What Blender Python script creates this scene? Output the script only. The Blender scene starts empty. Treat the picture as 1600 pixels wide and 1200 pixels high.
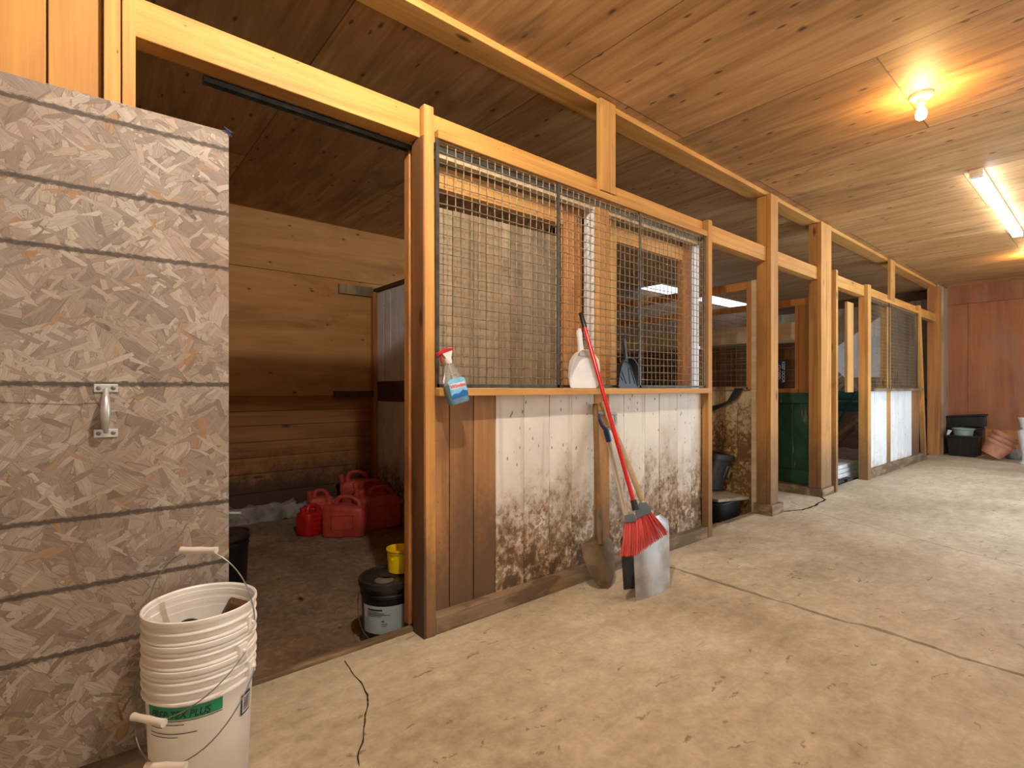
import bpy, bmesh, math, random
from mathutils import Vector, Matrix, noise
random.seed(7)
scn = bpy.context.scene
COL = scn.collection
R = math.radians
# ------------------------------------------------------------------ measuring the place (metres)
TH = R(50.05); CC, SS = math.cos(TH), math.sin(TH); HC = 1.2; FP = 800.0
def at(px, py, X=None, Y=None, Z=None):
    """survey helper: a sight line of the photograph met with a known plane of the barn"""
    a = (px-800)/FP; b = (607-py)/FP
    dx, dy = CC + a*SS, SS - a*CC
    if Y is not None: t = Y/dy
    elif X is not None: t = X/dx
    else: t = (Z-HC)/b
    return Vector((dx*t, dy*t, HC+b*t))
# ------------------------------------------------------------------ node helper
class NT:
    def __init__(s, name):
        s.m = bpy.data.materials.new(name); s.m.use_nodes = True
        s.t = s.m.node_tree; s.t.nodes.clear()
        s.out = s.n('ShaderNodeOutputMaterial'); s.b = s.n('ShaderNodeBsdfPrincipled')
        s.t.links.new(s.b.outputs[0], s.out.inputs[0])
    def n(s, k, **kw):
        x = s.t.nodes.new(k)
        for a, v in kw.items(): setattr(x, a, v)
        return x
    def l(s, a, b): s.t.links.new(a, b)
    def put(s, sock, v):
        if isinstance(v, bpy.types.NodeSocket): s.l(v, sock)
        else: sock.default_value = v
    def coord(s): return s.n('ShaderNodeTexCoord').outputs['Object']
    def attr(s, name): return s.n('ShaderNodeAttribute', attribute_name=name).outputs['Fac']
    def math(s, op, a, b=None, c=None, clamp=False):
        x = s.n('ShaderNodeMath', operation=op, use_clamp=clamp)
        s.put(x.inputs[0], a)
        if b is not None: s.put(x.inputs[1], b)
        if c is not None: s.put(x.inputs[2], c)
        return x.outputs[0]
    def vm(s, op, a, b=None, out=0):
        x = s.n('ShaderNodeVectorMath', operation=op); s.put(x.inputs[0], a)
        if b is not None:
            s.put(x.inputs['Scale' if op == 'SCALE' else 1], b)
        return x.outputs[out]
    def xyz(s, v):
        x = s.n('ShaderNodeSeparateXYZ'); s.l(v, x.inputs[0]); return x.outputs
    def comb(s, a, b, c):
        x = s.n('ShaderNodeCombineXYZ')
        for i, v in enumerate((a, b, c)): s.put(x.inputs[i], v)
        return x.outputs[0]
    def noise(s, v, scale=1, detail=3, dist=0, rough=.5):
        x = s.n('ShaderNodeTexNoise'); s.l(v, x.inputs['Vector'])
        x.inputs['Scale'].default_value = scale; x.inputs['Detail'].default_value = detail
        x.inputs['Distortion'].default_value = dist; x.inputs['Roughness'].default_value = rough
        return x.outputs[0]
    def vor(s, v, scale=1, feature='F1', rnd=1):
        x = s.n('ShaderNodeTexVoronoi', feature=feature); s.l(v, x.inputs['Vector'])
        x.inputs['Scale'].default_value = scale; x.inputs['Randomness'].default_value = rnd
        return x
    def mapr(s, v, a, b, c=0., d=1., smooth=True):
        x = s.n('ShaderNodeMapRange', interpolation_type='SMOOTHSTEP' if smooth else 'LINEAR', clamp=True)
        s.put(x.inputs[0], v)
        for i, q in enumerate((a, b, c, d)): x.inputs[1+i].default_value = q
        return x.outputs[0]
    def ramp(s, v, stops):
        x = s.n('ShaderNodeValToRGB'); s.l(v, x.inputs[0]); e = x.color_ramp.elements
        while len(e) < len(stops): e.new(.5)
        for q, (p, c) in zip(e, stops): q.position = p; q.color = (*c, 1)
        return x.outputs[0]
    def mix(s, f, a, b, blend='MIX'):
        x = s.n('ShaderNodeMix', data_type='RGBA', blend_type=blend)
        s.put(x.inputs[0], f)
        for i, v in ((6, a), (7, b)):
            s.put(x.inputs[i], v if isinstance(v, bpy.types.NodeSocket) else (*v, 1))
        return x.outputs[2]
    def bump(s, h, strength=.3, dist=.01):
        x = s.n('ShaderNodeBump'); x.inputs['Strength'].default_value = strength
        x.inputs['Distance'].default_value = dist; s.l(h, x.inputs['Height'])
        s.l(x.outputs[0], s.b.inputs['Normal'])
    def fin(s, col, rough=.6, metal=0, **kw):
        s.put(s.b.inputs['Base Color'], col if isinstance(col, bpy.types.NodeSocket) else (*col, 1))
        s.put(s.b.inputs['Roughness'], rough); s.b.inputs['Metallic'].default_value = metal
        for k, v in kw.items(): s.put(s.b.inputs[k.replace('_', ' ')], v)
        return s.m
def H(h):  # srgb hex -> linear
    v = [int(h[i:i+2], 16)/255 for i in (0, 2, 4)]
    return tuple(x/12.92 if x <= .04045 else ((x+.055)/1.055)**2.4 for x in v)
AX = {'X': (1, 0, 0), 'Y': (0, 1, 0), 'Z': (0, 0, 1)}
def wood(name, light, dark, axis='X', across=16., along=.8, knots=.5, knotc='3a2214', rough=.7, var=.3,
         stain=None, stainc='4b3522', knot_scale=(2.2, 7.), bump=.25, flecks=0., smear=None):
    t = NT(name); light, dark = H(light), H(dark)
    oi = t.n('ShaderNodeObjectInfo').outputs['Random']
    rnd = t.attr('rnd'); rr = t.math('ADD', rnd, oi)
    v = t.coord(); off = t.vm('SCALE', (13.1, 7.7, 5.3), rr); p = t.vm('ADD', v, off)
    def sc(al, ac): return tuple(al if AX[axis][i] else ac for i in range(3))
    g1 = t.noise(t.vm('MULTIPLY', p, sc(along, across)), 1, 4, .9)
    g2 = t.noise(t.vm('MULTIPLY', p, sc(3, 110)), 1, 3)
    g3 = t.noise(p, 1.7, 3)
    g = t.math('ADD', t.math('MULTIPLY', g1, .55), t.math('ADD', t.math('MULTIPLY', g2, .2), t.math('MULTIPLY', g3, .25)))
    col = t.ramp(g, [(.33, dark), (.66, light)])
    if var:
        hv = t.n('ShaderNodeHueSaturation'); t.l(col, hv.inputs['Color'])
        w = t.n('ShaderNodeTexWhiteNoise', noise_dimensions='1D'); t.l(t.math('MULTIPLY', rr, 91.7), w.inputs['W'])
        t.l(t.mapr(w.outputs[0], 0, 1, 1-var, 1+var*.6, False), hv.inputs['Value'])
        col = hv.outputs[0]
    if knots:
        vo = t.vor(t.vm('MULTIPLY', p, sc(*knot_scale)), 1)
        sel = t.math('LESS_THAN', t.xyz(vo.outputs['Color'])[0], knots)
        k = t.math('MULTIPLY', t.mapr(vo.outputs['Distance'], .16, .05), sel)
        col = t.mix(t.math('MULTIPLY', k, .85), col, H(knotc))
    if flecks:
        fv = t.vor(t.vm('MULTIPLY', p, sc(26, 60)), 1)
        fs = t.math('MULTIPLY', t.mapr(fv.outputs['Distance'], .22, .1), t.math('LESS_THAN', t.xyz(fv.outputs['Color'])[1], flecks))
        col = t.mix(t.math('MULTIPLY', fs, .7), col, H('3c2a1c'))
    if smear:   # soft darker stains of their own outline
        sm = t.mapr(t.noise(t.vm('MULTIPLY', p, sc(.8, 2.2)), smear[0], 5, .8), smear[1], smear[1]+.16)
        col = t.mix(t.math('MULTIPLY', sm, smear[2]), col, H(smear[3]))
    if stain:   # dirt splashed up from the ground: height where it starts / is full
        z = t.xyz(v)[2]
        n = t.noise(t.vm('MULTIPLY', v, (1, 1, .7)), 3.2, 6, .4, .65); nf = t.noise(v, 34, 4)
        zz = t.math('ADD', z, t.math('ADD', t.math('MULTIPLY', t.math('SUBTRACT', n, .5), -1.1), t.math('MULTIPLY', t.math('SUBTRACT', nf, .5), -.35)))
        m = t.mapr(zz, stain[0], stain[1])
        col = t.mix(t.math('MULTIPLY', m, stain[2]), col, H(stainc))
    t.bump(g, bump, .004)
    return t.fin(col, rough)
def paint_wood(name, paint, axis='Z', stain=(.85, .25, 1.), dirt='5a442e', under='8a6a45', chips=.5, flake=.43):
    """whitewash worn off boards: paint, chips where the bare board shows, mud splashes"""
    t = NT(name); v = t.coord(); rnd = t.attr('rnd'); p = t.vm('ADD', v, t.vm('SCALE', (3.1, 7.7, 5.3), rnd))
    sc = tuple(1.0 if AX[axis][i] else 14. for i in range(3))
    g = t.noise(t.vm('MULTIPLY', p, sc), 1, 4, .5)
    big = t.noise(p, 2.3, 4)
    base = t.mix(t.mapr(big, .35, .7), H(paint), tuple(x*.86 for x in H(paint)))
    base = t.mix(t.math('MULTIPLY', t.mapr(g, .56, .72), .35), base, H('b8a183'))
    un = t.mix(t.mapr(g, .3, .7), H(under), tuple(x*.6 for x in H(under)))
    vo = t.vor(t.vm('ADD', t.vm('MULTIPLY', p, tuple(22. if AX[axis][i] else 40. for i in range(3))), t.vm('SCALE', t.comb(g, big, g), 3.)), 1)
    dash = t.math('MULTIPLY', t.mapr(vo.outputs['Distance'], .3, .16), t.math('LESS_THAN', t.xyz(vo.outputs['Color'])[0], .12))
    col = t.mix(t.math('MULTIPLY', dash, .75), base, H('5b4a3a'))
    z = t.xyz(v)[2]
    n = t.noise(p, 3.4, 6, .3, .62); nf = t.noise(p, 26, 5, .2, .7); nm = t.noise(p, 9, 5, .5, .6)
    zz = t.math('ADD', z, t.math('MULTIPLY', t.math('SUBTRACT', n, .5), -1.0))
    m1 = t.mapr(zz, stain[0], stain[1])
    low = t.mapr(z, stain[0]-.05, stain[1]-.1)
    fl = t.mapr(t.math('ADD', nf, t.math('MULTIPLY', low, .12)), .56, .62)
    col = t.mix(t.math('MULTIPLY', t.math('MULTIPLY', m1, t.mapr(nm, .24, .54)), stain[2]*.85), col, H('9c7b53'))
    chipm = t.math('MULTIPLY', t.math('MULTIPLY', fl, m1), chips*1.6, clamp=True)
    col = t.mix(chipm, col, un)
    m2 = t.math('MULTIPLY', t.mapr(zz, stain[0]-.25, stain[1]-.15), t.mapr(t.math('ADD', nm, t.math('MULTIPLY', nf, .5)), .62+.1-.1*chips, .86))
    col = t.mix(t.math('MULTIPLY', m2, stain[2]), col, H(dirt))
    t.bump(t.math('ADD', g, t.math('MULTIPLY', nf, .6)), .3, .004)
    return t.fin(col, .8)
def plain(name, c, rough=.5, metal=0, noise_amt=.12, nscale=9., bump=0, c2=None, **kw):
    t = NT(name); c = H(c) if isinstance(c, str) else c; v = t.coord()
    n = t.noise(v, nscale, 5)
    c2 = H(c2) if c2 else tuple(x*(1-noise_amt*2.2) for x in c)
    col = t.mix(t.mapr(n, .35, .68), c, c2)
    if bump: t.bump(t.noise(v, nscale*4, 4), bump, .003)
    return t.fin(col, rough, metal, **kw)
def emit(name, c, strength):
    t = NT(name); return t.fin(c, .4, 0, Emission_Color=(*c, 1), Emission_Strength=strength)
# ------------------------------------------------------------------ mesh helper
class MB:
    def __init__(s):
        s.bm = bmesh.new(); s.r = s.bm.faces.layers.float.new('rnd')
    def tag(s, fs, rnd):
        v = random.random() if rnd is None else rnd
        for f in fs: f[s.r] = v
    def verts(s, pts): return [s.bm.verts.new(p) for p in pts]
    def hexa(s, p, rnd=None):
        v = s.verts(p)
        fs = [s.bm.faces.new([v[i] for i in q]) for q in ((0, 3, 2, 1), (4, 5, 6, 7), (0, 1, 5, 4), (1, 2, 6, 5), (2, 3, 7, 6), (3, 0, 4, 7))]
        s.tag(fs, rnd); return s
    def box(s, x0, x1, y0, y1, z0, z1, rnd=None, M=None, top=(0, 0), tilt=0):
        p = [(x0, y0, z0), (x1, y0, z0), (x1, y1, z0), (x0, y1, z0)]
        q = [(x+top[0], y+top[1], z1) for x, y, _ in p]
        p = [Vector(a) for a in p+q]
        if M: p = [M @ a for a in p]
        return s.hexa(p, rnd)
    def grid(s, rings, closed=True, cap0=True, cap1=True, rnd=0.):
        V = [s.verts(r) for r in rings]; n = len(V[0]); fs = []
        for a, b in zip(V, V[1:]):
            for i in range(n if closed else n-1):
                j = (i+1) % n
                fs.append(s.bm.faces.new((a[i], a[j], b[j], b[i])))
        if closed and cap0: fs.append(s.bm.faces.new(list(reversed(V[0]))))
        if closed and cap1: fs.append(s.bm.faces.new(V[-1]))
        s.tag(fs, rnd); return s
    def tube(s, pts, r, n=8, closed=False, rnd=0., squash=1.):
        pts = [Vector(p) for p in pts]; m = len(pts)
        rs = r if isinstance(r, (list, tuple)) else [r]*m
        tang = [((pts[(i+1) % m] if closed or i < m-1 else pts[i])-(pts[i-1] if closed or i > 0 else pts[i])).normalized() for i in range(m)]
        up = Vector((0, 0, 1)) if abs(tang[0].z) < .9 else Vector((1, 0, 0))
        a = (up-tang[0]*up.dot(tang[0])).normalized(); rings = []
        for i in range(m):
            a = (a-tang[i]*a.dot(tang[i])).normalized(); b = tang[i].cross(a)
            rings.append([pts[i]+(a*math.cos(2*math.pi*k/n)*squash+b*math.sin(2*math.pi*k/n))*rs[i] for k in range(n)])
        if closed: rings.append(rings[0]); return s.grid(rings, True, False, False, rnd)
        return s.grid(rings, rnd=rnd)
    def lathe(s, prof, n=40, c=(0, 0, 0), M=None, rnd=0., cap0=True, cap1=True, a0=0, a1=360):
        rings = []
        full = abs(a1-a0-360) < 1e-6; k = n if full else n+1
        for r_, z in prof:
            ring = []
            for i in range(k):
                t = R(a0)+(R(a1)-R(a0))*i/n
                p = Vector((c[0]+r_*math.cos(t), c[1]+r_*math.sin(t), c[2]+z))
                ring.append(M @ p if M else p)
            rings.append(ring)
        return s.grid(rings, full, cap0, cap1, rnd)
    def prism(s, poly, f, a, b, rnd=None):
        """poly of 2-D points swept between depths a and b; f(u, v, d) gives the point"""
        A = s.verts([f(u, v, a) for u, v in poly]); B = s.verts([f(u, v, b) for u, v in poly]); n = len(poly)
        fs = [s.bm.faces.new(A), s.bm.faces.new(list(reversed(B)))]
        for i in range(n): fs.append(s.bm.faces.new((A[i], B[i], B[(i+1) % n], A[(i+1) % n])))
        s.tag(fs, rnd); return s
    def build(s, name, mat, parent=None, smooth=None, bevel=0, world=True, kind=None, weld=False):
        if weld: bmesh.ops.remove_doubles(s.bm, verts=s.bm.verts, dist=1e-5)
        bmesh.ops.recalc_face_normals(s.bm, faces=s.bm.faces)
        me = bpy.data.meshes.new(name); s.bm.to_mesh(me); s.bm.free()
        if smooth is not None:
            for p in me.polygons: p.use_smooth = True
            me.set_sharp_from_angle(angle=R(smooth))
        me.materials.append(mat)
        o = bpy.data.objects.new(name, me); COL.objects.link(o)
        if bevel:
            b = o.modifiers.new('bevel', 'BEVEL'); b.width = bevel; b.segments = 2; b.limit_method = 'ANGLE'
        if parent:
            o.parent = parent
            if world and '_w' in parent: o.matrix_parent_inverse = Matrix.Translation(-Vector(parent['_w']))
        if kind: o['kind'] = kind
        return o
def tag(o, label, cat, group=None, kind=None):
    o['label'] = label; o['category'] = cat
    if group: o['group'] = group
    if kind: o['kind'] = kind
    return o
def thing(name, label, cat, loc=(0, 0, 0), rz=0, group=None, kind=None):
    o = bpy.data.objects.new(name, None); o.empty_display_size = .1; COL.objects.link(o)
    o.location = loc; o.rotation_euler = (0, 0, rz)
    return tag(o, label, cat, group, kind)
def wthing(name, label, cat, loc, group=None, kind=None):
    """a thing whose parts are modelled in barn coordinates"""
    o = thing(name, label, cat, loc, 0, group, kind); o['_w'] = tuple(loc); return o
def copy_tree(o, parent=None):
    c = o.copy(); COL.objects.link(c)
    if parent: c.parent = parent
    for ch in list(o.children): copy_tree(ch, c)
    return c
def text(name, body, size, mat, parent, M, bend=None, shear=0, thick=.0004, align='LEFT', sx=1.):
    cu = bpy.data.curves.new(name, 'FONT'); cu.body = body; cu.size = size; cu.shear = shear
    cu.extrude = thick; cu.align_x = align; cu.offset = size*.012
    o = bpy.data.objects.new(name, cu); COL.objects.link(o)
    dg = bpy.context.evaluated_depsgraph_get(); dg.update()
    me = bpy.data.meshes.new_from_object(o.evaluated_get(dg)); bpy.data.objects.remove(o)
    for v in me.vertices:
        p = v.co.copy(); p.x *= sx
        v.co = bend(p) if bend else M @ p
    me.materials.clear(); me.materials.append(mat)
    t = bpy.data.objects.new(name, me); COL.objects.link(t); t.parent = parent
    return t
# ------------------------------------------------------------------ materials
M = {}
M['beam'] = wood('sawn_beam', 'd39c4e', 'a46d2e', 'X', 18, .7, .12, var=.12, flecks=.03, smear=(1.5, .56, .35, '8d6236'))
M['post'] = wood('sawn_post', 'd09a50', '9e6830', 'Z', 18, .7, .12, var=.12, flecks=.05, smear=(2.2, .56, .45, '7a4f28'), stain=(.95, .15, .8), stainc='6a5038')
M['rough'] = wood('rough_stile', 'c88c4c', '94592a', 'Z', 10, 2.5, .1, var=.1, bump=.6)
M['stile'] = wood('door_stile', 'dba95f', 'b0793b', 'Z', 18, .7, .1, var=.1, stain=(.5, .0, .8), stainc='6a4e33')
M['doorboard'] = wood('grey_door_boards', 'b09a7c', '7d684e', 'Z', 16, .6, .15, knotc='4a3a2a', var=.25, smear=(1.4, .5, .5, '5d4a37'))
M['bare'] = wood('bare_boards', 'b58552', '8a5c33', 'Z', 14, .6, .25, var=.18, smear=(1.6, .48, .55, '6d4a2c'), flecks=.04, stain=(.85, .2, .85), stainc='5b4530')
M['sill'] = wood('dirty_sill', 'a08768', '6e5840', 'X', 12, 1.2, 0, var=.1, smear=(4, .42, .8, '5a4734'), bump=.5)
M['ledge'] = wood('ledge_wood', 'dcaa64', 'b57d3c', 'X', 18, .8, .15, var=.08)
M['ceil_stall'] = None
M['plywall'] = wood('tan_plywood', 'd19b5c', 'a97238', 'X', 5, .5, .5, knotc='4a2510', var=.1, knot_scale=(5, 10), flecks=.04, smear=(1.4, .56, .4, '7d5228'))
M['plank'] = wood('brown_planks', 'b87c42', '7f5026', 'X', 13, .6, .25, var=.22, stain=(.62, .1, .9), stainc='35281c')
M['redply'] = wood('red_plywood', 'a5683f', '7d4527', 'Z', 7, .6, .2, knotc='4d2614', var=.15, smear=(1.2, .5, .35, '8d6a50'))
M['darkwood'] = wood('dark_boards', '6a4a2e', '432c1a', 'Y', 12, .7, .2, var=.25)
M['darkx'] = wood('dark_back_boards', '6f4c30', '45301e', 'X', 12, .7, .2, var=.2)
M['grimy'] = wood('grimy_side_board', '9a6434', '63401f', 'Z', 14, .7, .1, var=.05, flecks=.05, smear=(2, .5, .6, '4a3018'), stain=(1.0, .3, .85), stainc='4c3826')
M['pine'] = wood('pine_boards', 'cc9448', '9e6830', 'Z', 12, .5, .25, var=.1, knot_scale=(1.5, 5), flecks=.02)
M['orangeply'] = wood('orange_plywood', 'b97c40', '96602d', 'Z', 6, .6, .15, var=.1)
M['beigeboard'] = wood('beige_board', 'cdb897', 'a98f6c', 'Y', 12, .7, .1, var=.1)
M['framewood'] = wood('partition_frame', 'c48647', '935a28', 'Z', 16, .7, .15, var=.15, flecks=.03)
M['green'] = None
M['white'] = paint_wood('whitewash_splashed', 'ece7dc', 'Z', (.92, .22, 1.), dirt='57432f')
M['whitefar'] = paint_wood('whitewash_clean', 'e2e2e0', 'Z', (.25, -.1, .7), chips=.3)
M['whitedirty'] = paint_wood('whitewash_muddy', 'cdb992', 'Z', (1.35, .6, 1.), dirt='6b4e2b', under='84602f', chips=.7)
M['whitestall'] = paint_wood('whitewash_stall', 'e6e8ea', 'Z', (.55, -.05, 1.), dirt='4a4038', chips=.6)
M['black'] = plain('black_plastic', '17171a', .38, noise_amt=.15)
M['blackdusty'] = plain('dusty_black_plastic', '2a2727', .6, noise_amt=.3, nscale=14)
M['wire'] = plain('rusty_wire', 'a08d70', .6, .25, .22, 30)
M['flat'] = plain('grey_flat_bar', '57554e', .5, .6, .2, 20)
M['galv'] = plain('galvanised_steel', '8e9093', .38, .85, .15, 12)
M['darksteel'] = plain('dark_steel', '4d4b48', .6, .3, .25, 14, c2='39342e')
M['chrome'] = plain('pull_chrome', 'dcdcde', .33, .75, .06, 30)
M['alu'] = plain('scuffed_aluminium', 'c9c8c4', .36, .75, .16, 7, .1, c2='a09789')
M['spadesteel'] = plain('muddy_steel', '8d7a63', .55, .45, .2, 9, .15, c2='6b5841')
M['bucket'] = plain('white_bucket_plastic', 'f3f1ee', .42, noise_amt=.05, nscale=5, c2='e9e2d6')
M['zincwire'] = plain('bail_wire', '9a9a98', .35, .9, .1)
M['red'] = plain('red_can_plastic', 'c4483a', .5, noise_amt=.18, nscale=7)
M['redbright'] = plain('bright_red_plastic', 'c21a1c', .45, noise_amt=.12)
M['yellow'] = plain('yellow_plastic', 'f2cf0a', .4, noise_amt=.06)
M['broomred'] = plain('red_pole_enamel', 'd01818', .25, noise_amt=.05)
t = NT('red_bristles'); M['bristle'] = t.fin(t.ramp(t.attr('rnd'), [(0., H('b02a2c')), (.5, H('e85350')), (1., H('ff8a82'))]), .5)
M['greycap'] = plain('grey_broom_cap', '5c605f', .5, noise_amt=.12)
M['navy'] = plain('navy_grip', '2b3a78', .4, noise_amt=.1)
M['greygrip'] = plain('grey_grip', '9b9fa8', .45, noise_amt=.1)
M['paleshaft'] = wood('pale_shaft', 'e0d6c2', 'c9bca2', 'Z', 30, 1.5, 0, var=.05)
M['tanshaft'] = wood('tan_shaft', 'c3aa84', '9a8059', 'Z', 30, 1.5, 0, var=.05)
M['brownshaft'] = wood('brown_shaft', '96703f', '6d4c2a', 'Z', 30, 1.5, 0, var=.05)
M['whiteplastic'] = plain('white_dustpan_plastic', 'e6e2da', .4, noise_amt=.05)
M['bluegrey'] = plain('black_dustpan_plastic', '2a2e35', .42, noise_amt=.2)
M['labelgrey'] = plain('pale_blue_label', 'aebfc3', .5, noise_amt=.06)
M['ink'] = plain('label_ink', '25282c', .6, noise_amt=.0)
M['labelgreen'] = plain('green_band', '23936a', .45, noise_amt=.05)
M['terracotta'] = plain('terracotta', 'c4886c', .75, noise_amt=.12)
M['sage'] = plain('sage_green_plastic', '8fa19a', .55, noise_amt=.08)
M['stone'] = plain('garden_stone', '8f8b7f', .9, noise_amt=.25, nscale=12, bump=.4)
M['whitepaint'] = plain('white_pedestal', 'd6dbe3', .5, noise_amt=.05)
M['porcelain'] = plain('porcelain', 'ece4d2', .3, noise_amt=.02)
M['lime'] = plain('lime_crust', '9c968c', .95, noise_amt=.35, nscale=6, bump=.8, c2='5d554b')
M['foam'] = plain('white_foam_sheet', 'd3d5d3', .8, noise_amt=.08)
M['straw'] = plain('straw', 'b59b68', .8, noise_amt=.2)
M['leaf'] = plain('dry_leaf', 'a57c4c', .8, noise_amt=.2)
M['crackdark'] = plain('crack_dirt', '2c241c', .95, noise_amt=.2)
M['hose'] = plain('black_hose', '2a2826', .5, noise_amt=.15)
M['teal'] = wood('teal_paint', '1f5a58', '123b3c', 'Y', 10, 1, .1, var=.1)
M['slat'] = wood('grey_slats', 'a08b72', '6f5d4a', 'Y', 8, 1, 0, var=.15)
M['signblue'] = plain('sign_blue', '1b2b52', .4, noise_amt=.05)
M['signwhite'] = plain('sign_white', 'd4d8e0', .5, noise_amt=.0)
M['twine'] = plain('blue_twine', '4b4a6a', .9, noise_amt=.2)
M['grip'] = plain('white_grip', 'e6ddcf', .5, noise_amt=.06)
M['lidgrey'] = plain('dusty_lid', '6b6258', .8, noise_amt=.2)
M['liquid'] = plain('blue_liquid', '0a98c8', .15, noise_amt=.05)
M['labelblue'] = plain('bottle_label', '86c8f0', .4, noise_amt=.12, nscale=40)
M['labeldeep'] = plain('bottle_label_wave', '1565b4', .4, noise_amt=.1)
M['lettered'] = plain('red_lettering', 'd6241c', .4, noise_amt=.0)
t = NT('clear_bottle'); M['clear'] = t.fin((.95, .97, .97), .08, 0, Transmission_Weight=.85, IOR=1.2)
def green_paint():
    t = NT('green_gate_paint'); v = t.coord(); p = t.vm('ADD', v, t.vm('SCALE', (3, 7, 5), t.attr('rnd')))
    g = t.noise(t.vm('MULTIPLY', p, (14, 14, 1.2)), 1, 5, .6); n = t.noise(p, 5, 6, .4, .65)
    c = t.mix(t.mapr(n, .35, .7), H('1f5038'), H('123726'))
    c = t.mix(t.math('MULTIPLY', t.mapr(t.math('ADD', g, t.math('MULTIPLY', n, .4)), .82, .9), .7), c, H('8f8a66'))
    t.bump(g, .3, .004); return t.fin(c, .6)
M['green'] = green_paint()
def osb():
    t = NT('weathered_strand_board'); v = t.coord(); x = t.xyz(v)
    flat = t.comb(x[0], x[2], 0.); col = None; hgt = None
    wob = t.vm('SCALE', t.vm('SUBTRACT', t.n('ShaderNodeTexNoise').outputs['Color'], (.5, .5, .5)), .0)
    cols = [(0., H('786c63')), (.2, H('887c72')), (.5, H('978b7f')), (.78, H('b0a598')), (.95, H('988877')), (1., H('9c754d'))]
    layers = [(15, 14, 40, 1.01, 0), (-35, 9, 34, .55, 1), (70, 9, 30, .5, 2), (-62, 8, 27, .42, 3), (38, 10, 38, .4, 4), (-10, 9, 32, .34, 5), (82, 7.5, 25, .3, 6), (-52, 7, 22, .28, 7), (60, 6.5, 20, .2, 8), (-40, 6, 17, .16, 9), (-75, 14, 60, .16, 10), (25, 15, 70, .16, 11), (50, 18, 85, .13, 12), (-30, 17, 80, .13, 13)]
    for ang, s1, s2, prob, k in layers:
        mp = t.n('ShaderNodeMapping', vector_type='TEXTURE'); t.l(flat, mp.inputs[0])
        mp.inputs['Rotation'].default_value = (0, 0, R(ang)); mp.inputs['Location'].default_value = (k*3.17, k*1.71, 0)
        mp.inputs['Scale'].default_value = (1/s1, 1/s2, 1)
        wv = t.n('ShaderNodeTexNoise'); t.l(flat, wv.inputs['Vector']); wv.inputs['Scale'].default_value = 25
        vec = t.vm('ADD', mp.outputs[0], t.vm('SCALE', t.vm('SUBTRACT', wv.outputs['Color'], (.5, .5, .5)), .06))
        vo = t.vor(vec, 1); vo.voronoi_dimensions = '2D'; vo.distance = 'CHEBYCHEV'
        rc = t.xyz(vo.outputs['Color'])
        de = t.vor(vec, 1, 'F2'); de.voronoi_dimensions = '2D'; de.distance = 'CHEBYCHEV'
        c = t.ramp(rc[0], cols)
        gr = t.noise(t.vm('MULTIPLY', mp.outputs[0], (1.6, 12, 1)), 1.5, 4, .3)
        c = t.mix(t.mapr(gr, .45, .72, 0, .55), c, H('645243')); c = t.mix(t.mapr(gr, .42, .26, 0, .3), c, H('d2c6b6'))
        edge = t.mapr(t.math('SUBTRACT', de.outputs['Distance'], vo.outputs['Distance']), .0, .06, .55, 0)
        c = t.mix(edge, c, H('4e3c2e'))
        mask = t.math('LESS_THAN', rc[1], prob)
        hh = t.math('ADD', t.math('MULTIPLY', rc[2], .8), t.math('MULTIPLY', gr, .3))
        if col is None: col, hgt = c, hh
        else:
            col = t.mix(mask, col, c)
            m2 = t.n('ShaderNodeMix'); t.l(mask, m2.inputs[0]); t.l(hgt, m2.inputs[2]); t.l(hh, m2.inputs[3]); hgt = m2.outputs[0]
    big = t.noise(v, 2.2, 4); col = t.mix(t.mapr(big, .4, .72, 0, .4), col, H('7c5f4a'))
    wn = t.noise(t.vm('MULTIPLY', v, (60, 1, 160)), 1, 3); wl = t.noise(t.vm('MULTIPLY', v, (3, 1, 0)), 1, 3)
    for zl in (2.036, 1.811, 1.62, 1.213, .805, .598, .405):
        dz = t.math('ABSOLUTE', t.math('ADD', t.math('SUBTRACT', x[2], zl), t.math('MULTIPLY', t.math('SUBTRACT', wl, .5), .012)))
        m = t.mapr(t.math('ADD', dz, t.math('MULTIPLY', wn, -.020)), .001, -.006)
        col = t.mix(t.math('MULTIPLY', m, .85), col, H('3a3029'))
    t.bump(hgt, .5, .004)
    return t.fin(col, .75)
M['osb'] = osb()
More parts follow.
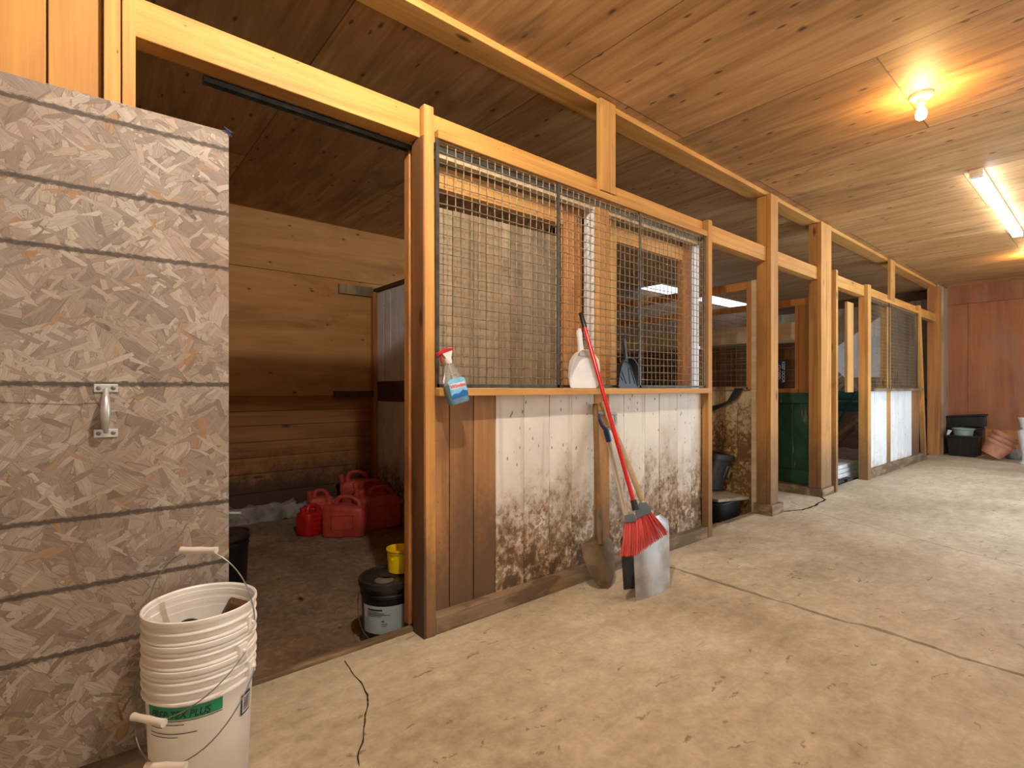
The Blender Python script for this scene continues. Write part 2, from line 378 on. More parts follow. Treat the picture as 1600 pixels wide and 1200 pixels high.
def ceiling_ply():
    t = NT('ceiling_plywood'); v = t.coord(); x = t.xyz(v)
    ix = t.math('FLOOR', t.math('DIVIDE', t.math('SUBTRACT', x[0], 1.01), 1.22))
    sh = t.math('MULTIPLY', t.math('MODULO', t.math('ADD', ix, 40.), 2.), 1.22)
    iy = t.math('FLOOR', t.math('DIVIDE', t.math('ADD', t.math('SUBTRACT', x[1], .9), sh), 2.44))
    w = t.n('ShaderNodeTexWhiteNoise', noise_dimensions='2D'); t.l(t.comb(ix, iy, 0.), w.inputs[0])
    p = t.vm('ADD', v, t.vm('SCALE', w.outputs['Color'], 9.))
    g1 = t.noise(t.vm('MULTIPLY', p, (9, .9, 1)), 1, 5, 1.2); g2 = t.noise(t.vm('MULTIPLY', p, (60, 3, 1)), 1, 3)
    big = t.noise(p, .9, 4)
    g = t.math('ADD', t.math('MULTIPLY', g1, .5), t.math('ADD', t.math('MULTIPLY', g2, .2), t.math('MULTIPLY', big, .3)))
    col = t.ramp(g, [(.34, H('8c6238')), (.5, H('b38450')), (.66, H('cda06a'))])
    hv = t.n('ShaderNodeHueSaturation'); t.l(col, hv.inputs['Color']); t.l(t.mapr(w.outputs[0], 0, 1, .82, 1.1, False), hv.inputs['Value']); col = hv.outputs[0]
    vo = t.vor(t.vm('ADD', t.vm('MULTIPLY', p, (9.5, 3.4, 1)), t.vm('SCALE', t.comb(g1, big, 0.), .8)), 1); vo.voronoi_dimensions = '2D'
    k = t.math('MULTIPLY', t.mapr(vo.outputs['Distance'], .13, .03), t.math('LESS_THAN', t.xyz(vo.outputs['Color'])[0], .3))
    col = t.mix(t.math('MULTIPLY', k, .85), col, H('3f2614'))
    sm = t.mapr(t.noise(t.vm('MULTIPLY', p, (2.4, .9, 1)), 1.3, 6, 1.), .58, .76)
    col = t.mix(t.math('MULTIPLY', sm, .55), col, H('5f4732'))
    fx = t.math('ABSOLUTE', t.math('SUBTRACT', t.math('FRACT', t.math('DIVIDE', t.math('SUBTRACT', x[0], 1.01), 1.22)), .5))
    fy = t.math('ABSOLUTE', t.math('SUBTRACT', t.math('FRACT', t.math('DIVIDE', t.math('ADD', t.math('SUBTRACT', x[1], .9), sh), 2.44)), .5))
    j = t.math('MAXIMUM', t.mapr(fx, .4962, .4975), t.mapr(fy, .498, .4987))
    col = t.mix(t.math('MULTIPLY', j, .7), col, H('2f2013'))
    t.bump(t.math('SUBTRACT', g, t.math('MULTIPLY', j, 1.)), .2, .004)
    return t.fin(col, .62)
M['ceiling'] = ceiling_ply()
def concrete():
    t = NT('worn_concrete'); v = t.coord()
    a = t.noise(v, 1.1, 6, .4); b = t.noise(t.vm('MULTIPLY', v, (1., 2.2, 1)), 5, 6, .3, .65); c = t.noise(v, 60, 4)
    d = t.noise(v, 17, 6, .4, .7)
    g = t.math('ADD', t.math('MULTIPLY', a, .4), t.math('ADD', t.math('MULTIPLY', b, .27), t.math('ADD', t.math('MULTIPLY', d, .25), t.math('MULTIPLY', c, .08))))
    col = t.ramp(g, [(.36, H('94866e')), (.5, H('bcaf95')), (.63, H('dad0b8'))])
    vo = t.vor(t.vm('ADD', v, t.vm('SCALE', t.comb(b, a, 0.), .5)), 13); vo.voronoi_dimensions = '2D'
    pit = t.math('MULTIPLY', t.mapr(vo.outputs['Distance'], .2, .08), t.math('LESS_THAN', t.xyz(vo.outputs['Color'])[0], .1))
    cl = t.mapr(t.math('ADD', t.noise(v, 2.4, 3), t.math('MULTIPLY', t.noise(v, 38, 5, .5, .7), .55)), 1.0, 1.08)
    col = t.mix(t.math('MULTIPLY', t.math('MAXIMUM', pit, cl), .65), col, H('65543e'))
    sc = t.mapr(t.noise(t.vm('MULTIPLY', v, (1.2, 7, 1)), 2.1, 5, .3), .62, .74)
    col = t.mix(t.math('MULTIPLY', sc, .35), col, H('8a7860'))
    t.bump(t.math('ADD', b, t.math('MULTIPLY', c, .5)), .25, .006)
    return t.fin(col, t.mapr(b, .3, .7, .5, .75))
M['concrete'] = concrete()
def dirt():
    t = NT('trodden_dirt'); v = t.coord()
    a = t.noise(v, 2, 6, .3); b = t.noise(v, 22, 6, .3, .7)
    col = t.ramp(t.math('ADD', t.math('MULTIPLY', a, .5), t.math('MULTIPLY', b, .5)), [(.35, H('5a4836')), (.52, H('806a52')), (.68, H('a68f73'))])
    t.bump(b, .8, .02); return t.fin(col, .95)
M['dirt'] = dirt()
# ------------------------------------------------------------------ setting: floor, ceiling, walls
W = 2.14; ZC = 3.08; YB = 5.83; XE = 12.4
def jag(x, y0, y1, amp, seed, n=60, drift=None):
    out = []
    for i in range(n+1):
        f = i/n; y = y0+(y1-y0)*f
        xx = x if not drift else sum((a+(b-a)*min(1, max(0, (y-ya)/(yb-ya)))) if ya <= y <= yb else 0 for ya, a, yb, b in drift)
        out.append((xx+amp*(noise.noise(Vector((seed, y*3.1, 0)))+.5*noise.noise(Vector((seed, y*11, 3)))+.22*noise.noise(Vector((seed, y*40, 6)))), y))
    return out
fm = MB(); ya, yb = -1.0, 2.27
j1 = jag(3.02, ya, yb, .03, 1.3); j3 = jag(9.58, ya, yb, .02, 5.1)
d2 = [(-1.01, 4.6, .43, 4.86), (.43, 4.86, 1.74, 5.35), (1.74, 5.35, 2.28, 5.75)]
j2 = []
for i in range(35):
    y = ya+(yb-ya)*i/34
    for a, xa, b, xb in d2:
        if a <= y <= b: xx = xa+(xb-xa)*(y-a)/(b-a); break
    j2.append((xx+.06*noise.noise(Vector((y*2.3, 8, 1)))+.02*noise.noise(Vector((y*11, 2, 1))), y))
def slab(lo, hi):
    poly = list(lo)+list(reversed(hi))
    fm.prism(poly, lambda u, v, d: (u, v, d), 0., -.12, .0)
sh = lambda L, d: [(x+d*(.6+.9*noise.noise(Vector((x+d*60, y*9, 4)))), y) for x, y in L]
slab([(-4.2, ya), (-4.2, yb)], sh(j1, -.022)); slab(sh(j1, .022), sh(j2, -.008)); slab(sh(j2, .008), sh(j3, -.005)); slab(sh(j3, .005), [(XE, ya), (XE, yb)])
fm.box(5.02, 6.36, yb, YB, -.12, 0, 0.)
fl = fm.build('floor', M['concrete']); tag(fl, 'worn tan concrete aisle floor with jagged cracks across it', 'floor', kind='structure')
cb = MB().box(-4.2, XE, ya, YB, -.3, -.205).build('floor_bed', M['crackdark']); tag(cb, 'dark soil under the cracked concrete', 'floor', kind='structure')
for o_ in (cb,): pass
def crack(pts, w):
    m = MB(); L = []; Rr = []
    P = []
    for (a, b) in zip(pts, pts[1:]):
        for k in range(8): P.append(Vector(a).lerp(Vector(b), k/8))
    P.append(Vector(pts[-1]))
    for i, p in enumerate(P):
        d = (P[min(i+1, len(P)-1)]-P[max(i-1, 0)]).normalized(); nrm = Vector((-d.y, d.x, 0))
        q = p+nrm*.02*noise.noise(Vector((p.x*9, p.y*9, 2.2))); ww = w*(.5+.6*random.random())*(1 if 0 < i < len(P)-1 else .1)
        L.append(q+nrm*ww+Vector((0, 0, .0012))); Rr.append(q-nrm*ww+Vector((0, 0, .0012)))
    m.grid([L, Rr], False); return m.build('crack', M['crackdark'], fl)
crack([at(538, 1032, Z=0), at(548, 1050, Z=0), at(576, 1086, Z=0), at(573, 1110, Z=0), at(566, 1140, Z=0), at(560, 1200, Z=0)], .0035)
crack([at(1278, 772, Z=0), at(1289, 781, Z=0), at(1275, 789, Z=0), at(1255, 797, Z=0), at(1218, 799, Z=0)], .014)
dm = MB()
def dirt_patch(x0, x1, y0, y1, z, n=28):
    rows = []
    for i in range(n+1):
        y = y0+(y1-y0)*i/n
        rows.append([Vector((x0+(x1-x0)*k/n, y, z+.025*noise.noise(Vector((k*.3*(x1-x0), i*.3*(y1-y0), 5)))+.012*noise.noise(Vector((k*1.1, i*1.1, 9))))) for k in range(n+1)])
    dm.grid(rows, False)
dirt_patch(-1, 2.72, 2.27, YB, -.17, 44); dirt_patch(2.72, 5.02, 2.27, YB, -.06); dirt_patch(6.36, XE, 2.27, YB, -.06)
df = dm.build('floor_stall', M['dirt'], smooth=60); tag(df, 'dark trodden dirt floor inside the stalls', 'dirt floor', kind='structure')
ce = MB().box(-4.2, XE+.2, -1.1, YB+.1, ZC, ZC+.12).build('ceiling', M['ceiling']); tag(ce, 'knotty plywood ceiling of the barn', 'ceiling', kind='structure')
# back wall of the stalls: plywood above, planks below
wm = MB(); y = 1.12
while y < ZC-.02:
    for a, b in (((5.03, 9.72), (10.3, XE)) if 1.3 < y < 2.2 else ((5.03, XE),)): wm.box(a, b, YB, YB+.06, y+.002, min(y+.2, ZC)-.002)  # unseen opening added so daylight reaches the far white patch
    y += .2
wq = wm.build('wall_back_far', M['darkx'], bevel=.002); tag(wq, 'dark brown boards at the back of the far stalls', 'wall', kind='structure')
wm = MB(); wm.box(-1.1, 5.03, YB, YB+.06, 2.467, ZC, .1); wm.box(-1.1, 5.03, YB+.002, YB+.06, 1.12, 2.463, .42)
wb = wm.build('wall_back', M['plywall'], bevel=.002); tag(wb, 'tan plywood wall at the back of the stalls', 'wall', kind='structure')
wm = MB(); zs = [-.2, -.03, .107, .31, .476, .64, .81, .963, 1.117]
for a, b in zip(zs, zs[1:]): wm.box(-1.1, XE, YB-.004*random.random(), YB+.06, a+.002, b-.002)
wm.box(-1.1, 9.72, YB+.06, YB+.1, -.2, ZC, .5).box(10.3, XE, YB+.06, YB+.1, -.2, ZC, .5).box(9.72, 10.3, YB+.06, YB+.1, -.2, 1.32, .5).box(9.72, 10.3, YB+.06, YB+.1, 2.32, ZC, .5)
wp = wm.build('wall_back_planks', M['plank'], bevel=.003); tag(wp, 'dark grimy plank wainscot of the back stall wall', 'wall', kind='structure')
# wall at the end of the aisle
wm = MB(); wm.box(XE, XE+.08, -1.1, .6, 0, 2.76, .2); wm.box(XE, XE+.08, .604, 1.82, 0, 2.76, .5); wm.box(XE, XE+.08, 1.824, 2.3, 0, 2.76, .8)
we = wm.build('wall_end', M['redply'], bevel=.002); tag(we, 'reddish whitewashed wall closing the aisle', 'wall', kind='structure')
hb = MB().box(XE-.05, XE+.08, -1.1, 2.2, 2.75, ZC).build('beam_end', M['redply']); tag(hb, 'deep reddish header board above the end wall', 'beam', kind='structure')
wm = MB()
y = 2.3; k = 0
while y < YB:
    wm.box(XE-.02, XE+.06, y+.003, min(y+.19, YB)-.003, 1.02, 2.9); y += .19
ww = wm.build('wall_stall_end', M['doorboard'], bevel=.002); tag(ww, 'grey board wall at the far end of the last stall', 'wall', kind='structure')
wm = MB()  # whitewash boards; the slanting top builds a daylight shadow line into their shape
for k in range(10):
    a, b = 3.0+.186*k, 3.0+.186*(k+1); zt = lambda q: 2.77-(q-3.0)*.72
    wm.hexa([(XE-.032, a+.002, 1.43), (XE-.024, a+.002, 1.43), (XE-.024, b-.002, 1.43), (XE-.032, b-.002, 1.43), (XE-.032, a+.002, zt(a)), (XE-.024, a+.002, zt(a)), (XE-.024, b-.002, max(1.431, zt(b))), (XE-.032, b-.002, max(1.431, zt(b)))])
wx = wm.build('wall_stall_end_daylit_white', M['whitefar']); tag(wx, 'whitewashed patch shaped to the slanting edge of daylight on the end wall of the last stall', 'wall', kind='structure')
wm = MB().box(XE-.02, XE+.06, 2.3, YB, -.1, 1.02, .3).box(XE-.02, XE+.06, 2.3, YB, 2.9, ZC, .3)
wl = wm.build('wall_stall_end_base', M['darkwood']); tag(wl, 'dark lower boards of the last stall end wall', 'wall', kind='structure')
# near walls the photo does not show but which close the barn; their white is added as bounce
rw_ = MB().box(-4.2, 4.9, -1.08, -1.0, 0, ZC).box(10.6, XE+.1, -1.08, -1.0, 0, ZC).box(4.9, 10.6, -1.08, -1.0, 2.7, ZC)
rw = rw_.build('wall_right_unseen', M['whitefar']); tag(rw, 'wall made white to bounce light, with a wide open barn doorway, out of view to the right', 'wall', kind='structure')
nm = MB().box(-4.28, -4.2, -1.08, 2.3, 0, ZC)
nw = nm.build('wall_near_unseen', M['whitefar']); tag(nw, 'wall made white to bounce light, closing the aisle behind the camera', 'wall', kind='structure')
lm = MB().box(-1.15, -1.07, 2.29, YB, -.2, ZC).build('wall_left', M['plywall']); tag(lm, 'plywood wall on the hidden side of the first stall', 'wall', kind='structure')
# boards left of the first doorway
wm = MB(); xs = [-4.2]+[-.088-.19*k for k in range(21, -1, -1)]+[.05]
for a, b in zip(xs, xs[1:]): wm.box(a+.0025, b-.0025, 2.195, 2.24, 0, ZC)
wf = wm.build('wall_front', M['pine'], bevel=.003); tag(wf, 'vertical yellow pine boards above the strand board door', 'wall', kind='structure')
# ------------------------------------------------------------------ posts and beams
def S(name, mb, mat, label, cat, bevel=.003, group=None):
    o = mb.build(name, mat, bevel=bevel); return tag(o, label, cat, group, 'structure')
S('beam', MB().box(.06, 11.95, 2.185, 2.272, 2.414, 2.552), M['beam'], 'long sawn beam running along the tops of the stall fronts', 'beam', .004)
S('header_plate', MB().box(-4.2, 11.95, 2.185, 2.34, 3.042, 3.082), M['beam'], 'flat plank plate under the ceiling above the stall fronts', 'beam')
S('door_post', MB().box(.052, .098, 2.165, 2.27, 0, 3.05).box(.1, .137, 2.155, 2.27, 0, 3.05), M['post'], 'doubled post at the left side of the first doorway', 'post')
pa = MB().box(1.258, 1.312, W, 2.186, 0, 2.56, .2, top=(-.012, 0)).box(1.256, 1.312, 2.186, 2.25, -.1, 2.415, .2, top=(-.006, 0))
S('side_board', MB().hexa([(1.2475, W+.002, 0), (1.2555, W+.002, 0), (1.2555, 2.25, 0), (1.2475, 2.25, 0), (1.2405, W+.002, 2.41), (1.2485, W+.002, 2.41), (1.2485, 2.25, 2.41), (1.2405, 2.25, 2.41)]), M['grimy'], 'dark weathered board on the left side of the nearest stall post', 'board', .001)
S('stall_post', pa, M['post'], 'orange pine post beside the first doorway, nearest the camera', 'post', .004)
S('stall_post', MB().box(3.852, 3.912, W, 2.2, 0, 2.56, .6), M['post'], 'narrow post closing the right end of the wire stall front', 'post', .004)
S('stub_post', MB().box(2.54, 2.69, 2.147, 2.184, 2.475, 3.065, .3), M['post'], 'short yellow board hanging from the ceiling above the spray-bottle panel', 'post')
mp = MB().box(2.54, 2.69, 2.2, 2.285, -.1, 2.414, .3)
S('stall_post', mp, M['post'], 'wide post behind the wire in the middle of the nearest stall front', 'post')
S('stall_post', MB().box(4.986, 5.148, W, 2.182, .1, 3.05, .1).box(4.99, 5.1, 2.184, 2.275, 0, 3.04, .5), M['post'], 'doubled floor to ceiling post left of the green gate', 'post', .004)
S('post_foot', MB().box(4.95, 5.19, 2.11, 2.285, 0, .1, .9), M['sill'], 'wooden block at the foot of the post left of the green gate', 'post')
S('stall_post', MB().box(6.25, 6.40, W, 2.182, .09, 3.05, .15).box(6.402, 6.555, W, 2.182, .09, 3.05, .55).box(6.26, 6.42, 2.184, 2.275, 0, 3.04, .7), M['post'], 'wide doubled floor to ceiling post right of the green gate', 'post', .004)
S('stall_post', MB().box(6.64, 6.70, 2.12, 2.19, 0, 2.57, .35), M['post'], 'thin post against the right side of the wide doubled post', 'post')
S('stall_post', MB().box(7.86, 7.985, W, 2.25, 0, 2.565, .25), M['post'], 'post at the left end of the far wire stall front', 'post', .004)
S('stub_post', MB().box(8.90, 9.12, 2.147, 2.184, 2.46, 3.065, .8), M['post'], 'short board hanging from the ceiling above the far wire stall front', 'post')
S('stall_post', MB().box(8.94, 9.12, 2.2, 2.285, -.1, 2.414, .45), M['post'], 'post behind the wire in the middle of the far stall front', 'post')
S('stall_post', MB().box(10.86, 10.98, W, 2.2, 0, 2.56, .75, top=(-.4, 0)), M['post'], 'leaning post at the right end of the far stall front', 'post')
S('corner_post', MB().box(11.86, 12.0, 2.13, 2.31, 0, 3.05, .65), M['framewood'], 'thick corner post where the stall fronts meet the end wall', 'post', .004)
S('trim_1', MB().box(12.0, 12.4, 2.1, 2.16, 0, 3.05, .65), M['doorboard'], 'pale edging board between corner post and end wall', 'trim')
# ------------------------------------------------------------------ wire stall fronts
def wire_mesh(x0, x1, z0, z1, y, pitch, r, amp, parent, axis='X', n=4, step=.06):
    m = MB()
    def P(u, z, s):
        w = amp*noise.noise(Vector((u*5+s*7.3, z*5, s))); w2 = amp*noise.noise(Vector((u*4, z*6+s*3.1, 40+s)))
        d = .5*amp*noise.noise(Vector((u*3, z*3, 77)))
        return Vector((u+w, y+d, z+w2)) if axis == 'X' else Vector((y+d, u+w, z+w2))
    k = int(round((x1-x0)/pitch)); q = int(round((z1-z0)/pitch)); ns = max(2, int((z1-z0)/step)); nsx = max(2, int((x1-x0)/step))
    for i in range(k+1):
        u = x0+(x1-x0)*i/k; m.tube([P(u, z0+(z1-z0)*j/ns, i) for j in range(ns+1)], r, n)
    for i in range(q+1):
        z = z0+(z1-z0)*i/q; m.tube([P(x0+(x1-x0)*j/nsx, z, 100+i)+(Vector((0, -2*r, 0)) if axis == 'X' else Vector((-2*r, 0, 0))) for j in range(nsx+1)], r, n)
    return m.build('wire_mesh', M['wire'], parent)
pf = wthing('stall_front_panel', 'nearest stall front, wire above splashed white boards, dustpans on its ledge', 'stall front', (2.58, 2.2, 0), 'wire stall fronts')
MB().box(1.33, 3.85, 2.148, 2.186, 2.425, 2.468, .5).build('top_rail', M['beam'], pf, bevel=.003)
MB().box(1.314, 3.85, 2.108, 2.197, 1.163, 1.202, .2).build('ledge', M['ledge'], pf, bevel=.003)
MB().box(1.314, 3.85, W+.004, 2.22, 0, .087, .3).build('sill', M['sill'], pf, bevel=.006)
bx = [1.315, 1.43, 1.581, 1.728]
m = MB()
for a, b in zip(bx, bx[1:]): m.box(a+.003, b-.003, 2.2+.004*random.random(), 2.228, -.1, 1.165)
m.build('bare_boards', M['bare'], pf, bevel=.002)
m = MB(); bx = [1.728, 1.932, 2.135, 2.328, 2.538]
for a, b in zip(bx, bx[1:]): m.box(a+.002, b-.002, 2.2+.004*random.random(), 2.228, -.1, 1.165)
bx = [2.692, 2.85, 3.09, 3.265, 3.5, 3.70, 3.85]
for a, b in zip(bx, bx[1:]): m.box(a+.002, b-.002, 2.2+.004*random.random(), 2.228, -.1, 1.165)
m.build('whitewashed_boards', M['white'], pf, bevel=.002)
m = MB()
for x in (1.322, 2.16, 2.965, 3.815): m.box(x, x+.02, 2.158, 2.163, 1.205, 2.43)
m.box(1.33, 3.83, 2.19, 2.2, 2.385, 2.425)
m.box(1.33, 3.83, 2.158, 2.163, 1.206, 1.222)
m.build('steel_frame', M['flat'], pf)
MB().box(1.345, 3.83, 2.205, 2.24, 2.36, 2.4, .4).build('back_rail', M['beigeboard'], pf)
MB().box(2.534, 2.5395, 2.204, 2.285, 1.21, 2.41, .3).build('white_edge', M['whitestall'], pf)
wire_mesh(1.345, 3.835, 1.212, 2.42, 2.172, .0508, .0026, .006, pf)
# far stall front
pg = wthing('stall_front_panel', 'far stall front with small wire windows above clean white boards', 'stall front', (9.2, 2.2, 0), 'wire stall fronts')
MB().box(7.985, 10.5, 2.148, 2.186, 2.425, 2.468, .5).build('top_rail', M['beam'], pg)
MB().box(7.985, 10.62, 2.108, 2.197, 1.163, 1.202, .2).build('ledge', M['sill'], pg, bevel=.003)
MB().box(7.985, 10.9, W+.004, 2.22, 0, .12, .3).build('sill', M['sill'], pg, bevel=.006)
m = MB(); bx = [7.985, 8.18, 8.36, 8.56, 8.75, 8.94]
for a, b in zip(bx, bx[1:]): m.box(a+.003, b-.003, 2.2+.004*random.random(), 2.228, -.1, 1.165)
bx = [9.12, 9.32, 9.52, 9.72, 9.9, 10.1, 10.3]
for a, b in zip(bx, bx[1:]): m.box(a+.002, b-.002, 2.2+.004*random.random(), 2.228, -.1, 1.165)
m.build('whitewashed_boards', M['whitefar'], pg, bevel=.002)
MB().box(10.3, 10.75, 2.2, 2.228, -.1, 1.165, .3).build('bare_boards', M['bare'], pg)
m = MB()
for x in (7.99, 8.86, 10.42): m.box(x, x+.03, 2.155, 2.162, 1.205, 2.43)
m.box(7.99, 10.45, 2.19, 2.2, 2.385, 2.425); m.build('steel_frame', M['flat'], pg)
wire_mesh(8.0, 10.45, 1.212, 2.42, 2.172, .0508, .0018, .005, pg, n=3, step=.3)
# ------------------------------------------------------------------ sliding doors behind the fronts
sd = wthing('sliding_door', 'grey board sliding door pushed behind the wire left of the white dustpan', 'door', (1.9, 2.31, 0), 'sliding stall doors')
d0, d1 = 2.29, 2.34
MB().box(1.247, 1.42, d0, d1, .02, 2.398, .7).build('stile', M['rough'], sd, bevel=.003)
MB().box(2.347, 2.52, d0, d1, .02, 2.398, .1).build('stile', M['rough'], sd, bevel=.003)
MB().box(1.42, 2.347, d0, d1, 2.245, 2.36, .5).build('top_rail', M['ledge'], sd, bevel=.003)
MB().box(1.42, 2.347, d0, d1, .02, .16, .5).build('bottom_rail', M['ledge'], sd, bevel=.003)
m = MB(); x = 1.40
while x < 2.36:
    w_ = random.choice((.09, .11, .14)); m.box(x+.002, min(x+w_, 2.38)-.002, d1, d1+.02, .03, 2.165+.02*(x-1.4)); x += w_
m.build('boards', M['doorboard'], sd, bevel=.002)
m = MB()
for k in range(9): m.tube([(1.50+k*.1, d1+.008, 2.1), (1.50+k*.1, d1+.008, 2.25)], .004, 6)
m.build('rods', M['flat'], sd)
se = wthing('sliding_door', 'sliding door with an open window pushed behind the wire at the black dustpan', 'door', (3.3, 2.31, 0), 'sliding stall doors')
MB().box(2.70, 2.88, d0, d1, .02, 2.398, .2).build('stile', M['stile'], se, bevel=.003)
MB().box(3.72, 3.853, d0, d1, .02, 2.398, .9).build('stile', M['rough'], se, bevel=.003)
MB().box(2.88, 3.72, d0, d1, 2.235, 2.345, .5).build('top_rail', M['ledge'], se, bevel=.003)
MB().box(2.88, 3.72, d0, d1, 1.06, 1.16, .5).build('middle_rail', M['ledge'], se, bevel=.003)
m = MB(); x = 2.86
while x < 3.73: m.box(x+.002, x+.128, d1, d1+.02, .02, 1.1); x += .13
m.build('boards', M['doorboard'], se, bevel=.002)
S('stall_post', MB().box(3.862, 3.97, 2.29, 2.38, -.1, 2.41, .3), M['whitestall'], 'white painted post behind the right end of the wire front', 'post')
tr = wthing('door_track', 'thin steel sliding door track under the beam over the first doorway', 'track', (1.5, 2.295, 2.39))
MB().box(.356, 2.52, 2.278, 2.282, 2.388, 2.412).box(.356, 2.52, 2.278, 2.312, 2.408, 2.412).box(.356, 2.52, 2.308, 2.312, 2.388, 2.412).build('rail', M['flat'], tr)
hs = MB().box(7.6, 7.83, 2.295, 2.33, 1.15, 2.33, .2).build('hanging_board', M['stile'], bevel=.003); tag(hs, 'board hanging behind the post left of the far stall front', 'board')
# ------------------------------------------------------------------ threshold
tb = MB().box(.137, 1.256, 2.25, 2.292, -.2, .018, .4).build('threshold_board', M['sill'], bevel=.004); tag(tb, 'dusty wooden threshold edge at the first doorway', 'threshold')
tb2 = MB().box(3.92, 4.95, 2.25, 2.30, -.2, .012, .4).build('threshold_board', M['sill'], bevel=.004); tag(tb2, 'wooden threshold edge in front of the black plastic tubs', 'threshold')
# ------------------------------------------------------------------ partitions
def boards_y(m, x0, x1, y0, y1, z0, z1, w):
    y = y0
    while y < y1-.02:
        b = min(y+w*(.85+.3*random.random()), y1); m.box(x0+.003*random.random(), x1, y+.002, b-.002, z0, z1); y = b
m = MB(); boards_y(m, 2.72, 2.76, 2.36, YB, 1.285, 2.36, .16); boards_y(m, 2.72, 2.76, 2.36, YB, -.2, 1.05, .16)
p1 = wthing('wall_partition', 'whitewashed board partition at the back right of the first stall', 'partition', (2.74, 4, 0), kind='structure')
m.build('whitewashed_boards', M['whitestall'], p1, bevel=.003)
m = MB(); boards_y(m, 2.716, 2.76, 2.36, YB, 1.05, 1.285, .16); m.build('bare_band', M['darkwood'], p1)
MB().box(2.69, 2.79, 2.36, YB, 2.36, 2.4, .2).build('cap_rail', M['darkwood'], p1)
MB().box(2.66, 2.716, YB-.07, YB-.005, -.2, 2.36, .2).build('corner_stud', M['framewood'], p1)
cl = MB().box(2.26, 2.66, YB-.045, YB-.002, 2.30, 2.41, .3).build('cleat_board', M['doorboard']); tag(cl, 'short grey board fixed high in the back corner of the first stall', 'board')
sh_ = MB().box(2.2, 2.66, YB-.09, YB-.006, 1.10, 1.17, .3).build('ledger_board', M['darkwood']); tag(sh_, 'dark ledger board on the back wall near the white partition', 'board')
m = MB()
for (x0, x1, y0, y1, z1) in ((.4, 1.75, 5.66, YB, -.02), (1.75, 2.6, 5.7, YB, -.06), (2.58, 2.72, 3.4, YB, -.02)):
    n1, n2 = max(4, int((x1-x0)/.06)), max(4, int((y1-y0)/.06)); rows = []
    for i in range(n2+1):
        rows.append([Vector((x0+(x1-x0)*k/n1, y0+(y1-y0)*i/n2, -.2+(z1+.2)*min(1, 4*min(i/n2+.03 if y1-y0 < .3 else .3, (k/n1+.03) if x1-x0 < .3 else .3))+.05*noise.noise(Vector((x0+k*.6, i*.8, 3))))) for k in range(n1+1)])
    m.grid(rows, False)
ft = m.build('footing', M['lime'], smooth=60); tag(ft, 'crumbling pale footing along the foot of the stall walls', 'footing', kind='structure')
# partition between second stall and passage (x = 5)
p2 = wthing('wall_partition', 'muddy whitewashed partition behind the black tubs with wire above', 'partition', (5.02, 4, 0), kind='structure')
m = MB(); boards_y(m, 5.0, 5.04, 2.30, YB, -.1, 1.18, .17); m.build('whitewashed_boards', M['whitedirty'], p2, bevel=.003)
MB().box(4.985, 5.055, 2.36, YB, 1.18, 1.215, .3).build('middle_rail', M['doorboard'], p2)
MB().box(4.985, 5.055, 2.30, YB, 2.17, 2.245, .3).build('top_rail', M['framewood'], p2)
MB().box(4.985, 5.055, 2.325, 2.372, 1.19, 2.17, .6).build('stud', M['framewood'], p2)
MB().box(4.98, 5.055, 2.278, 2.322, .0, 2.25, .6).build('stud', M['beigeboard'], p2)
MB().box(4.99, 5.05, 4.1, 4.19, 1.19, 2.17, .6).build('stud', M['framewood'], p2)
wire_mesh(2.38, YB-.03, 1.22, 2.17, 5.02, .055, .0014, .004, p2, axis='Y', n=3, step=.3)
# partition between passage and last stall (x = 6.4)
p3 = wthing('wall_partition', 'partition with horizontal rods and a beige board above the green gate', 'partition', (6.42, 4, 0), kind='structure')
m = MB(); boards_y(m, 6.43, 6.47, 2.44, YB, 1.2, 1.74, .2); m.build('dark_boards', M['darkwood'], p3)
m = MB(); boards_y(m, 6.43, 6.47, 3.0, YB, -.1, 1.14, .2); m.build('lower_boards', M['darkwood'], p3)
MB().box(6.40, 6.44, 2.44, YB, 1.77, 1.98, .3).build('beige_board', M['beigeboard'], p3)
MB().box(6.385, 6.46, 2.28, YB, 2.17, 2.245, .3).build('top_rail', M['framewood'], p3)
MB().box(6.385, 6.46, 2.44, YB, 1.15, 1.195, .3).build('middle_rail', M['framewood'], p3)
MB().box(6.39, 6.43, 2.30, 2.425, 1.15, 2.17, .3).build('plywood_panel', M['orangeply'], p3)
MB().box(6.38, 6.45, 2.428, 2.465, 1.19, 2.17, .3).build('stud', M['framewood'], p3)
MB().box(6.38, 6.45, 2.278, 2.30, 0, 2.25, .3).build('stud', M['framewood'], p3)
m = MB()
for z in (1.29, 1.42, 1.55, 1.68, 1.745): m.tube([(6.375, 2.46, z), (6.375, 4.2, z+.004), (6.375, YB, z)], .004, 6)
m.build('rods', M['zincwire'], p3)
gt = wthing('stall_gate', 'scuffed dark green board half gate behind the doubled posts', 'gate', (6.4, 2.65, .09))
m = MB(); boards_y(m, 6.385, 6.42, 2.30, 2.99, .10, 1.14, .16); m.build('boards', M['green'], gt, bevel=.003)
MB().box(6.365, 6.385, 2.30, 2.99, 1.03, 1.145, .2).build('rail', M['green'], gt, bevel=.003)
MB().box(6.365, 6.385, 2.30, 2.99, .095, .25, .7).build('rail', M['green'], gt, bevel=.003)
MB().box(6.372, 6.384, 2.70, 2.72, .62, .72, .7).build('latch', M['darksteel'], gt)
gs = MB().box(6.235, 6.575, W-.02, 2.99, 0, .088, .2).build('gate_sill', M['sill'], bevel=.005); tag(gs, 'wooden sill under the green gate and wide post', 'sill', kind='structure')
sg = wthing('door_sign', 'dark blue sign with white lettering hung sideways above the green gate', 'sign', (6.37, 2.63, 1.4))
MB().box(6.366, 6.37, 2.553, 2.675, 1.25, 1.54).build('plate', M['signblue'], sg, bevel=.001)
